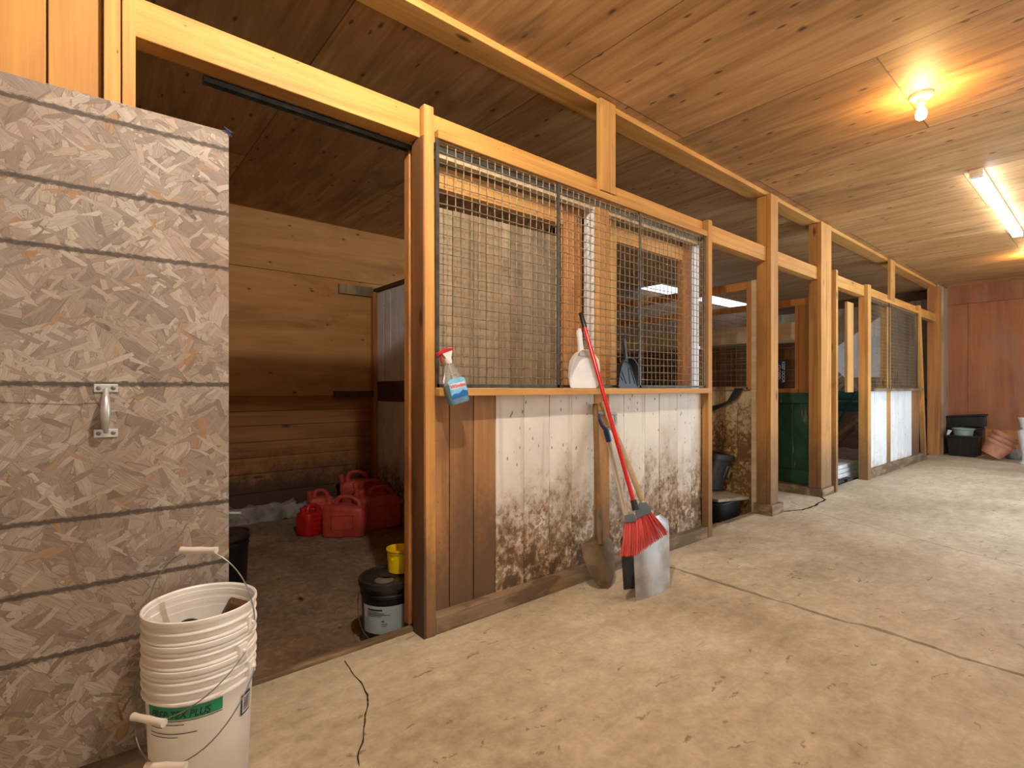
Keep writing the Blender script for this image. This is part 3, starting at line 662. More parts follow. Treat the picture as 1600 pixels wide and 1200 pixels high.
Mt = Matrix(((0, 0, -1, 0), (0, -1, 0, 0), (-1, 0, 0, 0), (0, 0, 0, 1)))
for body, y, z in (('KEEP DOOR', 2.604, 1.395), ('CLOSED', 2.655, 1.395)):
    o = text('lettering', body, .05, M['signwhite'], sg, Matrix.Translation((6.3655, y, z)) @ Mt, align='CENTER', sx=.92)
    o.matrix_parent_inverse = Matrix.Translation(-Vector(sg['_w']))
# skylight over the back of the far stalls
m = MB().box(8.0, XE-.05, 5.36, YB-.02, ZC-.012, ZC+.002)
sk = m.build('window_1', emit('skylight_panel', (.72, .85, 1.), 1.0)); tag(sk, 'bluish white skylight panel over the back of the far stalls', 'skylight', kind='structure')
# ------------------------------------------------------------------ strand board door at left
od = thing('barn_door', 'large weathered strand board door with a steel pull handle', 'door', (.392, 2.016, 0), R(-2.65))
MB().box(-1.22, 0, 0, .012, .05, 2.10).build('panel', M['osb'], od, bevel=.0015, world=False)
MB().box(-1.2, -.02, .012, .05, .1, .19, .3).build('brace', M['stile'], od, world=False)
MB().box(-1.2, -.02, .012, .05, 1.95, 2.04, .6).build('brace', M['stile'], od, world=False)
hd = MB(); hx = -.338
hp = [(hx, -.004, 1.198), (hx, -.012, 1.188), (hx, -.032, 1.172), (hx, -.04, 1.15), (hx, -.042, 1.13), (hx, -.04, 1.108), (hx, -.032, 1.088), (hx, -.012, 1.074), (hx, -.004, 1.064)]
hd.tube(hp, [.006, .008, .009, .0125, .0135, .0125, .009, .008, .006], 14)
ho = hd.build('pull_handle', M['chrome'], od, smooth=50, world=False); ho['label'] = 'chrome pull handle'
for z in (1.201, 1.061):
    MB().box(hx-.03, hx+.03, -.004, 0, z-.013, z+.013).build('mounting_plate', M['chrome'], ho, bevel=.002, world=False)
    for s in (-1, 1): MB().lathe([(.0065, 0), (.0055, .002), (.003, .0028)], 14, M=Matrix.Translation((hx+s*.018, -.004, z)) @ Matrix.Rotation(R(90), 4, 'X')).build('screw', M['galv'], ho, smooth=40, world=False)
m = MB().tube([(hx, -.012, 1.175), (hx-.06, -.018, 1.178), (hx-.2, -.02, 1.19), (hx-.5, -.014, 1.205), (-1.2, -.008, 1.21)], .0011, 5)
m.tube([(hx-.012, -.012, 1.172), (hx-.05, -.006, 1.165), (hx-.06, -.01, 1.13), (hx-.052, -.004, 1.10)], .0009, 5)
m.build('string', M['straw'], od, world=False)
m = MB()
for k in range(14):
    a = Vector((-.004, .004, 2.095)); p = [a]
    for j in range(4): p.append(p[-1]+Vector((random.uniform(-.008, .012), random.uniform(-.008, .008), random.uniform(-.008, .008))))
    m.tube(p, .0016, 5)
m.build('twine_knot', M['twine'], od, world=False)
# ------------------------------------------------------------------ buckets
def bail(c, z, ang, phi, r1, r2, grip=.055, wr=.0018):
    e1 = Vector((math.cos(ang), math.sin(ang), 0)); e2 = Vector((-e1.y, e1.x, 0)); e3 = e2*math.cos(phi)+Vector((0, 0, math.sin(phi)))
    c = Vector((c[0], c[1], z))
    P = lambda t: c+e1*r1*math.cos(t)+e3*r2*math.sin(t)
    return [P(math.pi*k/28) for k in range(29)], [P(math.pi/2)+e1*grip*(1-j/3) for j in range(7)]
def add_bail(parent, c, z, ang, phi, r1, r2, gripmat, grip=.055, gr=.0095, wr=.0019):
    w, g = bail(c, z, ang, phi, r1, r2, grip)
    b = MB().tube(w, wr, 6).build('bail', M['zincwire'], parent, smooth=60, world=False)
    MB().tube(g, [gr*1.15, gr, gr, gr*1.12, gr, gr, gr*1.15], 12).build('grip', gripmat, b, smooth=50, world=False)
    return b
BP = [(.128, 0), (.131, .004), (.1425, .298), (.1435, .302), (.1515, .304), (.1525, .308), (.1515, .312), (.1425, .314), (.143, .331), (.152, .333), (.1535, .337), (.152, .341), (.1435, .343), (.144, .358), (.153, .36), (.1545, .364), (.153, .368), (.1445, .37), (.145, .384), (.1535, .386), (.1555, .392), (.155, .4), (.1515, .402), (.147, .397), (.127, .008), (.0, .006)]
def bucket(label, z0, a, phi, r2, up=False):
    b = thing('plastic_bucket', label, 'bucket', (.281, 1.838, z0), 0, 'white plastic buckets nested in a stack')
    MB().lathe(BP, 56, cap0=True, cap1=False).build('body', M['bucket'], b, smooth=35, world=False)
    for s in (0, math.pi):
        Mx = Matrix.Rotation(a+s, 4, 'Z')
        MB().box(.14, .159, -.017, .017, .315, .358, M=Mx).tube([Mx @ Vector((.15, 0, .337)), Mx @ Vector((.167, 0, .337))], .006, 10).build('bail_lug', M['bucket'], b, bevel=.003, world=False)
    add_bail(b, (0, 0), .337, a, phi, .166, r2, M['grip'])
    return b
cam_a = math.atan2(-1.838, -.281)
b0 = bucket('bottom white bucket of the stack with green banded lettering and barcode', 0., cam_a+R(60)-math.pi, R(-48), .25)
b1 = bucket('middle white bucket of the stack, its handle hanging down the front', .07, cam_a+R(44)-math.pi, R(-36), .215)
b2 = bucket('top white bucket of the stack with its wire handle standing up', .14, -R(39.95), R(93), .225)
# printed label on the bottom bucket
def cyl(r_at, a, z): r_ = r_at(z); return Vector((r_*math.cos(a), r_*math.sin(a), z))
rb = lambda z: .1312+(z-.004)*.0110/.251+.0009
def patch(name, mat, a0, a1, z0, z1, parent, n=18, slope=0, off=0):
    m = MB(); r2 = lambda z: rb(z)+off
    m.grid([[cyl(r2, a0+(a1-a0)*k/n, z0+slope*k/n) for k in range(n+1)], [cyl(r2, a0+(a1-a0)*k/n, z1+slope*k/n) for k in range(n+1)]], False)
    return m.build(name, mat, parent, smooth=60, world=False)
lb = patch('label_band', M['labelgreen'], cam_a-R(62), cam_a+R(22), .262, .297, b0)
o = text('lettering', 'PREP-TEX PLUS', .03, M['ink'], b0, None, shear=.25, thick=0, bend=lambda p: cyl(lambda z: rb(z)+.0012, cam_a-R(56)+p.x/.142, .267+p.y), sx=.8)
for z, a1, a0 in ((.2565, 22, -62), (.246, 5, -58), (.236, -20, -58), (.220, 18, -60), (.210, -2, -60)):
    patch('print_line', M['ink'], cam_a+R(a0), cam_a+R(a1 if z > .25 else a1-22), z, z+.0022, b0, 10)
bc = patch('barcode_frame', M['ink'], cam_a+R(47), cam_a+R(66), .200, .262, b0, 8)
patch('barcode_ground', M['signwhite'], cam_a+R(49), cam_a+R(64), .206, .256, bc, 8, off=.0006)
m = MB(); r3 = lambda z: rb(z)+.0012
for k in range(13):
    z = .213+k*.003
    m.grid([[cyl(r3, cam_a+R(51+11*q/4), zz) for q in range(5)] for zz in (z, z+(.0012 if k % 3 else .002))], False)
m.build('barcode_bars', M['ink'], bc, world=False)
# things in the top bucket
ob = MB().box(-.06, .06, -.022, .022, -.03, .03).build('wooden_block', M['darkwood'], bevel=.008); ob.location = (.281+.085, 1.838+.02, .455); ob.rotation_euler = (R(20), R(-62), R(-30)); tag(ob, 'dark brown block standing in the top white bucket', 'block')
ob = MB().lathe([(.0, 0), (.032, 0), (.034, .02), (.026, .024), (.022, .012), (0, .01)], 28, cap0=False, cap1=False).build('jar_lid', M['darksteel'], smooth=40); ob.location = (.281-.035, 1.838-.02, .462); ob.rotation_euler = (R(25), R(10), 0); tag(ob, 'grey round lid lying inside the top white bucket', 'lid')
# ------------------------------------------------------------------ dark pails and the yellow can in the first stall
def pail(name, label, loc, h=.36, r=.148, rz=0., lab=True, phi=R(222), lidc='lidgrey'):
    p = thing(name, label, 'pail', loc, rz)
    pr = [(r-.022, 0), (r-.018, .006), (r-.006, h-.085), (r, h-.08), (r, h-.066), (r-.005, h-.062), (r-.005, h-.045), (r+.006, h-.04), (r+.006, h-.015), (r+.002, h-.004)]
    MB().lathe(pr, 48).build('body', M['black'], p, smooth=35, world=False)
    MB().lathe([(r+.009, h-.03), (r+.009, h), (r+.002, h+.004), (r-.008, h), (r-.012, h-.008), (.055, h-.008), (.053, h), (0, h)], 48, cap0=True, cap1=False).build('lid', M['blackdusty'], p, smooth=35, world=False)
    MB().lathe([(.05, h), (.05, h+.004), (.042, h+.006), (0, h+.006)], 30, c=(-.05, -.05, -.006), cap0=False, cap1=False).build('pour_cap', M[lidc], p, smooth=35, world=False)
    return p
ca2 = math.atan2(-2.53, -1.29)
p = pail('lidded_pail', 'black lidded pail with a pale blue label under the yellow can', (1.27, 2.56, -.17))
r_ = lambda z: .1302+(z-.006)*.012/.269+.001
def ppatch(name, mat, a0, a1, z0, z1, parent, off=0):
    m = MB(); q = lambda z: r_(z)+off
    m.grid([[cyl(q, a0+(a1-a0)*k/16, z) for k in range(17)] for z in (z0, z1)], False); return m.build(name, mat, parent, smooth=60, world=False)
lb = ppatch('label', M['labelgrey'], ca2-R(62), ca2+R(75), .10, .245, p)
ppatch('print_block', M['signwhite'], ca2-R(60), ca2-R(50), .18, .24, lb, .0006)
for z, a0, a1, w_ in ((.222, -46, -12, .008), (.207, -46, -8, .003), (.199, -46, 4, .003), (.191, -46, -14, .003), (.165, -14, -8, .006), (.152, -14, -2, .003), (.143, -14, -4, .003), (.215, -46, -20, .002)):
    ppatch('print_line', M['ink'], ca2+R(a0), ca2+R(a1), z, z+w_, lb, .0008)
add_bail(p, (0, 0), .275, ca2+R(75)-math.pi, R(-52), .16, .26, M['whiteplastic'], gr=.008)
p = pail('lidded_pail', 'black lidded pail half hidden behind the strand board door', (.775, 4.07, -.17), .35)
add_bail(p, (0, 0), .30, R(-40), R(62), .163, .19, M['whiteplastic'])
yc = thing('yellow_can', 'yellow plastic can standing on the black lidded pail', 'can', (1.345, 2.575, .192)); yc.scale = (.95, .95, .76)
MB().lathe([(.06, 0), (.066, .004), (.073, .155), (.0765, .157), (.0765, .168), (.0725, .169), (.071, .16), (.064, .008), (0, .006)], 40, cap1=False).build('body', M['yellow'], yc, smooth=35, world=False)
add_bail(yc, (0, 0), .15, ca2+R(95), R(178), .078, .08, M['zincwire'], .02, .003)
# ------------------------------------------------------------------ gas cans
def gas_can(label, loc, w, d, h, rz, mat, rx=0, hole=.5):
    g = thing('fuel_can', label, 'gas can', loc, rz, 'red plastic fuel cans in the first stall'); g.rotation_euler = (0, rx, rz)
    rings = []; n = 36
    for z, s, dz in ((0, .86, 0), (.015, .95, 0), (.05, 1, 0), (.45, .99, 0), (.66, .97, 0), (.74, .9, 0), (.78, .72, 0), (.79, .4, 0)):
        ring = []
        for k in range(n):
            t_ = 2*math.pi*k/n; e = .38
            x = math.copysign(abs(math.cos(t_))**e, math.cos(t_))*w/2*s; y = math.copysign(abs(math.sin(t_))**e, math.sin(t_))*d/2*s
            ring.append(Vector((x, y, z*h+(.06*h*(-x/w) if z > .6 else 0))))
        rings.append(ring)
    MB().grid(rings).build('body', mat, g, smooth=40, world=False)
    hp = [(-.22*w, 0, .72*h), (-.2*w, 0, .88*h), (-.12*w, 0, .965*h), (.0, 0, .975*h), (.16*w, 0, .955*h), (.3*w, 0, .86*h), (.34*w, 0, .7*h)]
    MB().tube(hp, [.03, .026, .022, .021, .022, .026, .032], 12, squash=1.).build('handle', mat, g, smooth=60, world=False)
    MB().lathe([(.03, .70*h), (.028, .88*h), (.034, .885*h), (.034, .96*h), (.03, .975*h), (0, .975*h)], 20, c=(-.38*w, 0, 0), cap1=False).build('cap', mat, g, smooth=35, world=False)
    m = MB(); m.tube([(-.25*w, -d*.497, .22*h), (.25*w, -d*.497, .22*h), (.25*w, -d*.49, .56*h), (-.25*w, -d*.49, .56*h)], .006, 6, closed=True).build('embossed_panel', mat, g, smooth=60, world=False)
    return g
gz = -.172; ra = R(-40)
gas_can('large square red fuel can at the front of the group', (1.88, 4.667, gz), .40, .20, .37, ra, M['red'])
gas_can('small bright red fuel can at the left front of the group', (1.655, 4.93, gz), .235, .2, .27, ra+R(60), M['redbright'])
gas_can('red fuel can behind the small bright one, by the back wall', (1.87, 5.33, gz), .24, .18, .33, ra+R(35), M['red'])
gas_can('tall dark red fuel can at the back of the group by the corner', (2.37, 5.44, gz), .36, .19, .47, ra-R(8)+R(24), M['red'], R(-10))
gas_can('square red fuel can right of the front one, against the door edge', (2.27, 4.72, gz), .40, .19, .41, ra+R(20), M['red'], R(-6))
gas_can('red fuel can between the right-hand front can and the tall back one', (2.33, 5.06, gz), .34, .17, .42, ra+R(22), M['red'], R(-6))
# ------------------------------------------------------------------ litter on the dirt
m = MB()
for k in range(150):
    x, y = random.uniform(.3, 2.5), random.uniform(2.35, 5.6); a = random.uniform(0, 6.3); l = random.uniform(.02, .07)
    m.tube([(x, y, -.15), (x+l*math.cos(a), y+l*math.sin(a), -.148)], .0012, 4)
for k in range(40):
    x, y = random.choice((random.uniform(1.35, 3.8), random.uniform(.2, 6))), random.uniform(1.2, 2.12); a = random.uniform(0, 6.3); l = random.uniform(.01, .05)
    m.tube([(x, y, .0015), (x+l*math.cos(a), y+l*math.sin(a), .002)], .0009, 4)
for k in range(60):
    x, y = random.uniform(3.95, 4.95), random.uniform(2.3, 2.7); a = random.uniform(0, 6.3); l = random.uniform(.02, .06)
    m.tube([(x, y, -.03), (x+l*math.cos(a), y+l*math.sin(a), -.028)], .0015, 4)
st = m.build('straw_litter', M['straw']); tag(st, 'loose bits of straw scattered on the floors', 'straw', kind='stuff')
for i, (px, py, s, lab) in enumerate(((472, 932, .06, 'largest dry leaf on the dirt, right of the white buckets'), (436, 903, .045, 'dry leaf on the dirt beside the black pail behind the door'), (532, 978, .03, 'small dry leaf on the dirt near the labelled pail'))):
    c = at(px, py, Z=-.15); m = MB()
    pts = [(-1, 0), (-.4, .42), (.3, .5), (1, .1), (.5, -.35), (-.3, -.4)]
    cv = m.bm.verts.new((0, 0, .012)); vs = m.verts([(u*s*.6, v*s*.6, .004+.012*random.random()) for u, v in pts])
    for k in range(6): m.bm.faces.new((cv, vs[k], vs[(k+1) % 6]))
    o = m.build('dry_leaf', M['leaf']); o.location = c; o.rotation_euler = (0, 0, random.uniform(0, 3)); tag(o, lab, 'leaf', 'dry leaves on the dirt')
# ------------------------------------------------------------------ tools leaning on the front
def frame(o, zdir, facing):
    z = Vector(zdir).normalized(); y = Vector(facing); y = (y-z*y.dot(z)).normalized(); x = y.cross(z)
    return Matrix(((x.x, y.x, z.x, o[0]), (x.y, y.y, z.y, o[1]), (x.z, y.z, z.z, o[2]), (0, 0, 0, 1)))
# angle broom
T = Vector((2.368, 2.162, 1.668)); Q = at(990, 783, Y=1.725)
br = wthing('broom', 'red angle broom leaning on the ledge, black grip at its top', 'broom', (2.5, 1.72, .3))
u = (Q-T).normalized()
MB().tube([T+u*.09, Q], .0125, 16).build('pole', M['broomred'], br, smooth=50)
MB().tube([T, T+u*.01, T+u*.1], [.011, .0145, .0145], 16).build('hand_grip', M['black'], br, smooth=50)
MB().tube([Q-u*.005, Q+u*.05], [.0165, .02], 14).build('socket', M['blackdusty'], br, smooth=50)
bp = lambda px, py, y: at(px, py, Y=y)
def quadslab(m, pts, y0, y1, rnd=0.):
    m.prism(pts, lambda a, b, d: bp(a, b, d), y0, y1, rnd)
m = MB(); quadslab(m, [(992, 800), (999, 786), (1010, 784), (1017, 794), (1018, 801), (995, 811)], 1.70, 1.74); cap = m.build('head_cap', M['greycap'], br, bevel=.004)
m = MB(); quadslab(m, [(975.5, 805), (990, 802), (994.5, 810), (992, 816), (976, 817.5)], 1.70, 1.74); m.build('head_cap', M['greycap'], br, bevel=.004)
def bristles(a0, a1, b0, b1, n):
    m = MB()
    for k in range(n):
        f = (k+random.random())/n; dd = random.random()
        s = bp(a0[0]+(a1[0]-a0[0])*f, a0[1]+(a1[1]-a0[1])*f, 1.705+.03*dd)
        ex = b0[0]+(b1[0]-b0[0])*f+random.uniform(-1.5, 1.5); ey = b0[1]+(b1[1]-b0[1])*f+random.uniform(-2.5, 2)
        e = bp(ex, ey, 1.695+.055*dd)
        mid = s.lerp(e, .5)+Vector((0, -.004, 0))
        m.tube([s, mid, e], [.0019, .0018, .0012], 4, rnd=random.random())
    return m.build('bristles', M['bristle'], br)
bristles((976, 816), (992, 815), (970, 868), (992, 869), 110)
bristles((993, 812), (1018, 800), (992, 868), (1043, 833), 230)
# aluminium scoop shovel
sv = wthing('scoop_shovel', 'square aluminium shovel with tan shaft standing behind the red bristles', 'shovel', (2.55, 1.76, 0))
def blade(m, bl, brp, tl, trp, bulge, nrm, nu=12, nv=10, shoulder=.18, th=.003):
    bl, brp, tl, trp = map(Vector, (bl, brp, tl, trp)); nrm = Vector(nrm).normalized(); F, B = [], []
    for j in range(nv+1):
        v = j/nv; a, b = bl.lerp(tl, v), brp.lerp(trp, v)
        sh_ = 0 if v < 1-shoulder else 1-math.sqrt(max(0, 1-((v-(1-shoulder))/shoulder)**2))
        c = (a+b)/2; a, b = a.lerp(c, sh_*.5), b.lerp(c, sh_*.5)
        F.append([a.lerp(b, i/nu)+nrm*bulge*(1-(2*i/nu-1)**2)*(0.4+.6*v) for i in range(nu+1)])
        B.append([p-nrm*th for p in F[-1]])
    m.grid(F, False); m.grid(B, False)
    rim = lambda G: G[0]+[r[-1] for r in G[1:]]+list(reversed(G[-1][:-1]))+[r[0] for r in reversed(G[1:-1])]
    m.grid([rim(F)+[rim(F)[0]], rim(B)+[rim(B)[0]]], False)
m = MB(); blade(m, (2.386, 1.762, .0), (2.703, 1.748, .0), (2.45, 1.835, .43), (2.80, 1.82, .43), .03, (0, -1, .15))
m.build('blade', M['alu'], sv, smooth=50, weld=True)
m = MB().tube([(2.615, 1.80, .37), (2.60, 1.818, .45), (2.575, 1.862, .52)], [.022, .02, .0185], 14); m.build('socket', M['alu'], sv, smooth=50)
m = MB().tube([(2.585, 1.84, .48), (2.565, 1.985, .8), (2.55, 2.15, 1.11)], .0165, 14); m.build('shaft', M['tanshaft'], sv, smooth=50)
# square spade with D grip
sp = wthing('garden_spade', 'dark square spade with pale shaft and navy and grey D-shaped grip', 'spade', (2.55, 1.89, 0))
m = MB(); blade(m, (2.47, 1.91, 0), (2.63, 1.85, 0), (2.52, 1.975, .31), (2.66, 1.925, .31), .008, (0, -1, .2), shoulder=.1)
m.build('blade', M['darksteel'], sp, smooth=50, weld=True)
sA, sB = Vector((2.585, 1.95, .28)), Vector((2.587, 2.118, .86))
m = MB().tube([sA-Vector((0, .005, .05)), sA, sA.lerp(sB, .1)], [.02, .021, .019], 12); m.build('socket', M['spadesteel'], sp, smooth=50)
m = MB().tube([sA.lerp(sB, .05), sB], .0165, 14); m.build('shaft', M['paleshaft'], sp, smooth=50)
gA = bp(951.5, 690, 2.118); gB = bp(947, 672, 2.13)
m = MB().tube([gA, gB], [.018, .0195], 14); m.build('grip_socket', M['navy'], sp, smooth=50)
m = MB().tube([gB, bp(941, 665, 2.14), bp(936.5, 655, 2.15), bp(934.5, 646, 2.16)], [.015, .012, .011, .012], 10); m.build('grip_arm', M['navy'], sp, smooth=50)
m = MB().tube([gB, bp(955, 668, 2.14), bp(962, 659, 2.15), bp(961, 649, 2.16)], [.014, .012, .011, .012], 10); m.build('grip_arm', M['greygrip'], sp, smooth=50)
m = MB().tube([bp(933.5, 645, 2.16), bp(962, 647, 2.16)], .0125, 12); m.build('grip_bar', M['greygrip'], sp, smooth=50)
# round point shovel
rs = wthing('digging_shovel', 'muddy round-point shovel standing left of the red broom', 'shovel', (2.41, 1.99, 0))
c1 = [(.0, .0), (.03, .012), (.06, .04), (.09, .085), (.11, .14), (.118, .2), (.118, .255), (.1, .272), (.05, .28), (.022, .292)]
nrm = Vector((.1, -1, .3)).normalized(); F, B = [], []
for (hw, v) in c1:
    c = Vector((2.403, 1.978, .002)).lerp(Vector((2.418, 2.075, .29)), v/.292); row = []
    for i in range(13):
        s_ = 2*i/12-1; row.append(c+Vector((hw*s_*1.08, -.01*s_, 0))+nrm*(.028*(1-s_*s_)*min(1, v/.1)*(hw/.118)-.01))
    F.append(row); B.append([p-nrm*.003 for p in row])
m = MB(); m.grid(F, False); m.grid(B, False)
rim = lambda G: [r[-1] for r in G]+list(reversed(G[-1][:-1]))+[r[0] for r in reversed(G[:-1])]
m.grid([rim(F)+[rim(F)[0]], rim(B)+[rim(B)[0]]], False)
m.build('blade', M['spadesteel'], rs, smooth=55)
a_, b_ = Vector((2.417, 2.055, .25)), Vector((2.52, 2.176, 1.10))
m = MB().tube([a_, a_.lerp(b_, .08), a_.lerp(b_, .24)], [.022, .024, .0205], 14); m.build('socket', M['spadesteel'], rs, smooth=50)
m = MB().tube([a_.lerp(b_, .2), b_], .0175, 14); m.build('shaft', M['brownshaft'], rs, smooth=50)
# ------------------------------------------------------------------ dustpans on the ledge
def dustpan(name, label, x, outline, handle, depth, mat, lip, ridges=()):
    d = thing(name, label, 'dustpan', (x, 2.128, 1.2025)); d.rotation_euler = (R(-7), 0, 0)
    L = outline; poly = L+[(-a, b) for a, b in reversed(L) if a > 1e-4]
    pan = MB(); pan.prism(poly, lambda u, v, q: (u, q, v), .0, .003)
    n = len(poly); I, O, I2, O2 = [], [], [], []
    for (u, v) in poly:
        h = depth*min(1., max(.06, (v-.0)/.16))
        I.append(Vector((u, 0, v))); O.append(Vector((u*1.05, -h, v+.004)))
        O2.append(Vector((u*1.05+math.copysign(.006, u), -h, v+.006))); I2.append(Vector((u+math.copysign(.004, u), .004, v)))
    pan.grid([I, O, O2, I2], False)
    pan.build('pan', mat, d, smooth=35, world=False)
    MB().prism([(-a, b) for a, b in handle]+[(a, b) for a, b in reversed(handle)], lambda u, v, q: (u, q, v), -.012, .006).build('handle', mat, d, bevel=.004, world=False)
    wlip = L[0][0]
    MB().box(-wlip, wlip, -.004, .004, 0., lip).build('lip', mat, d, world=False)
    if ridges:
        m = MB()
        for a, b in ridges: m.tube([(a[0], -.002, a[1]), (b[0], -.002, b[1])], .0022, 6)
        m.build('rib', mat, d, world=False)
    return d
dustpan('dustpan', 'white dustpan standing on the ledge behind the red broom pole', 2.36, [(.112, 0), (.122, .03), (.123, .07), (.115, .12), (.098, .165), (.07, .2), (.035, .222), (.0, .228)], [(.026, .2), (.02, .24), (.017, .3), (.02, .345), (.01, .372)], .045, M['whiteplastic'], .03)
dustpan('dustpan', 'black dustpan standing on the ledge right of the white one', 2.80, [(.098, 0), (.094, .05), (.088, .1), (.078, .145), (.05, .175), (.025, .19), (.0, .192)], [(.016, .175), (.012, .22), (.013, .28), (.017, .32), (.008, .335)], .04, M['bluegrey'], .012, [((-.065, .14), (-.02, .03)), ((-.08, .09), (-.05, .05)), ((.02, .14), (.022, .03)), ((.04, .14), (.075, .03))])
# ------------------------------------------------------------------ spray bottle hooked on the wire
sb = thing('spray_bottle', 'spray bottle of blue glass cleaner with a red trigger, hooked on the wire', 'spray bottle', (1.398, 2.068, 1.128)); sb.rotation_euler = (R(-6), R(-13), R(-6))
def oval(z, w, d, n=28, e=.6):
    out = []
    for k in range(n):
        t_ = 2*math.pi*k/n; c, s = math.cos(t_), math.sin(t_)
        out.append(Vector((math.copysign(abs(c)**e, c)*w, math.copysign(abs(s)**e, s)*d, z)))
    return out
prof = [(0, .046, .026), (.006, .053, .03), (.05, .054, .031), (.095, .052, .03), (.125, .046, .027), (.15, .036, .024), (.175, .025, .02), (.198, .016, .015), (.21, .0145, .0145)]
MB().grid([oval(z, w, d) for z, w, d in prof]).build('body', M['clear'], sb, smooth=50, world=False)
MB().grid([oval(z, w*.93, d*.92) for z, w, d in prof[:4]]).build('liquid', M['liquid'], sb, smooth=50, world=False)
MB().tube([(0, 0, .01), (0, 0, .21)], .002, 6).build('dip_tube', M['whiteplastic'], sb, world=False)
m = MB()
yv = lambda x: -.0325-.0012+.0*(x) 
def lab(m, pts, y): m.prism(pts, lambda u, v, q: (u, q, v), y, y+.0006)
lab(m, [(-.045, .03), (.045, .03), (.047, .115), (.03, .122), (-.03, .122), (-.046, .112)], -.0318); lo = m.build('label', M['labelblue'], sb, world=False)
m = MB(); lab(m, [(-.045, .03), (.045, .03), (.045, .052), (.02, .06), (-.005, .047), (-.03, .052), (-.045, .042)], -.0325); m.build('label_wave', M['labeldeep'], lo, world=False)
m = MB(); lab(m, [(-.04, .072), (.04, .072), (.042, .099), (-.04, .099)], -.0323); m.build('label_ground', M['signwhite'], lo, world=False)
text('lettering', 'Windex', .026, M['lettered'], lo, Matrix.Translation((0, -.0335, .077)) @ Matrix.Rotation(R(90), 4, 'X'), align='CENTER', shear=.2)
MB().lathe([(.017, .198), (.018, .205), (.018, .222), (.014, .226)], 20).build('collar', M['whiteplastic'], sb, smooth=35, world=False)
m = MB().prism([(-.012, .222), (.014, .222), (.026, .243), (.032, .258), (-.03, .258), (-.024, .246)], lambda u, v, q: (u, q, v), -.011, .011); m.build('pump', M['whiteplastic'], sb, bevel=.003, world=False)
m = MB().prism([(-.05, .246), (-.022, .250), (.036, .258), (.03, .268), (-.01, .274), (-.048, .262)], lambda u, v, q: (u, q, v), -.012, .012); m.build('cover', M['redbright'], sb, bevel=.003, world=False)
m = MB().tube([(-.032, 0, .248), (-.034, 0, .235), (-.037, 0, .218), (-.034, 0, .206)], [.006, .007, .006, .004], 8); m.build('trigger', M['redbright'], sb, smooth=50, world=False)
MB().box(-.054, -.044, -.006, .006, .245, .261).build('nozzle', M['redbright'], sb, bevel=.002, world=False)
# ------------------------------------------------------------------ hose and tubs in the second doorway
ho = MB()
for k in range(4):
    o_ = .016*k
    pts = [Vector((4.96-.012*(k % 2), 2.40+.02*k, 1.20)), Vector((4.95, 2.46+.03*k, 1.10-o_)), Vector((4.955, 2.62+.02*k, 1.03-.8*o_)), Vector((4.955, 2.82, .99-o_*1.2)), Vector((4.955, 3.05, 1.02-o_)), Vector((4.96, 3.3, 1.14-o_))]
    P = []
    for a, b in zip(pts, pts[1:]):
        for q in range(6): P.append(a.lerp(b, q/6))
    for _ in range(3): P = [P[0]]+[(P[i-1]+P[i]*2+P[i+1])/4 for i in range(1, len(P)-1)]+[P[-1]]
    ho.tube(P, .011, 8)
tag(ho.build('hose', M['hose'], smooth=60), 'black hose looped over the muddy partition in the second doorway', 'hose')
bt = wthing('plastic_tub', 'low black tub on the floor under the grey slab', 'tub', (4.72, 2.5, 0))
m = MB()
rr = lambda z, s: [Vector((4.70+math.copysign(abs(math.cos(a))**.5, math.cos(a))*.24*s, 2.56+math.copysign(abs(math.sin(a))**.5, math.sin(a))*.2*s, z)) for a in [2*math.pi*k/32 for k in range(32)]]
m.grid([rr(-.05, .88), rr(.12, 1), rr(.125, 1.03), rr(.14, 1.03), rr(.14, .97), rr(0, .85)]).build('body', M['black'], bt, smooth=40)
m = MB().hexa([(4.4, 2.35, .165), (4.955, 2.33, .12), (4.955, 2.9, .175), (4.4, 2.9, .2), (4.4, 2.35, .195), (4.955, 2.33, .15), (4.955, 2.9, .205), (4.4, 2.9, .23)])
tag(m.build('grey_slab', M['doorboard'], bevel=.01), 'weathered grey slab lying on the low black tub', 'slab')
tt = thing('storage_tote', 'black plastic tote with handle recess, propped on the grey slab', 'tote', (4.72, 2.68, .235)); tt.rotation_euler = (R(8), R(8), R(4))
m = MB(); rr2 = lambda z, s: [Vector((math.copysign(abs(math.cos(a))**.35, math.cos(a))*.2*s, math.copysign(abs(math.sin(a))**.35, math.sin(a))*.17*s, z)) for a in [2*math.pi*k/36 for k in range(36)]]
m.grid([rr2(0, .85), rr2(.30, 1), rr2(.30, 1.1), rr2(.345, 1.1), rr2(.35, 1.06), rr2(.35, .98), rr2(.02, .83)]).build('body', M['blackdusty'], tt, smooth=35, world=False)
m = MB().tube([(.02, -.172, .13), (.05, -.178, .24), (.13, -.178, .24), (.12, -.172, .13)], .007, 8); m.build('handle', M['lidgrey'], tt, smooth=50, world=False)
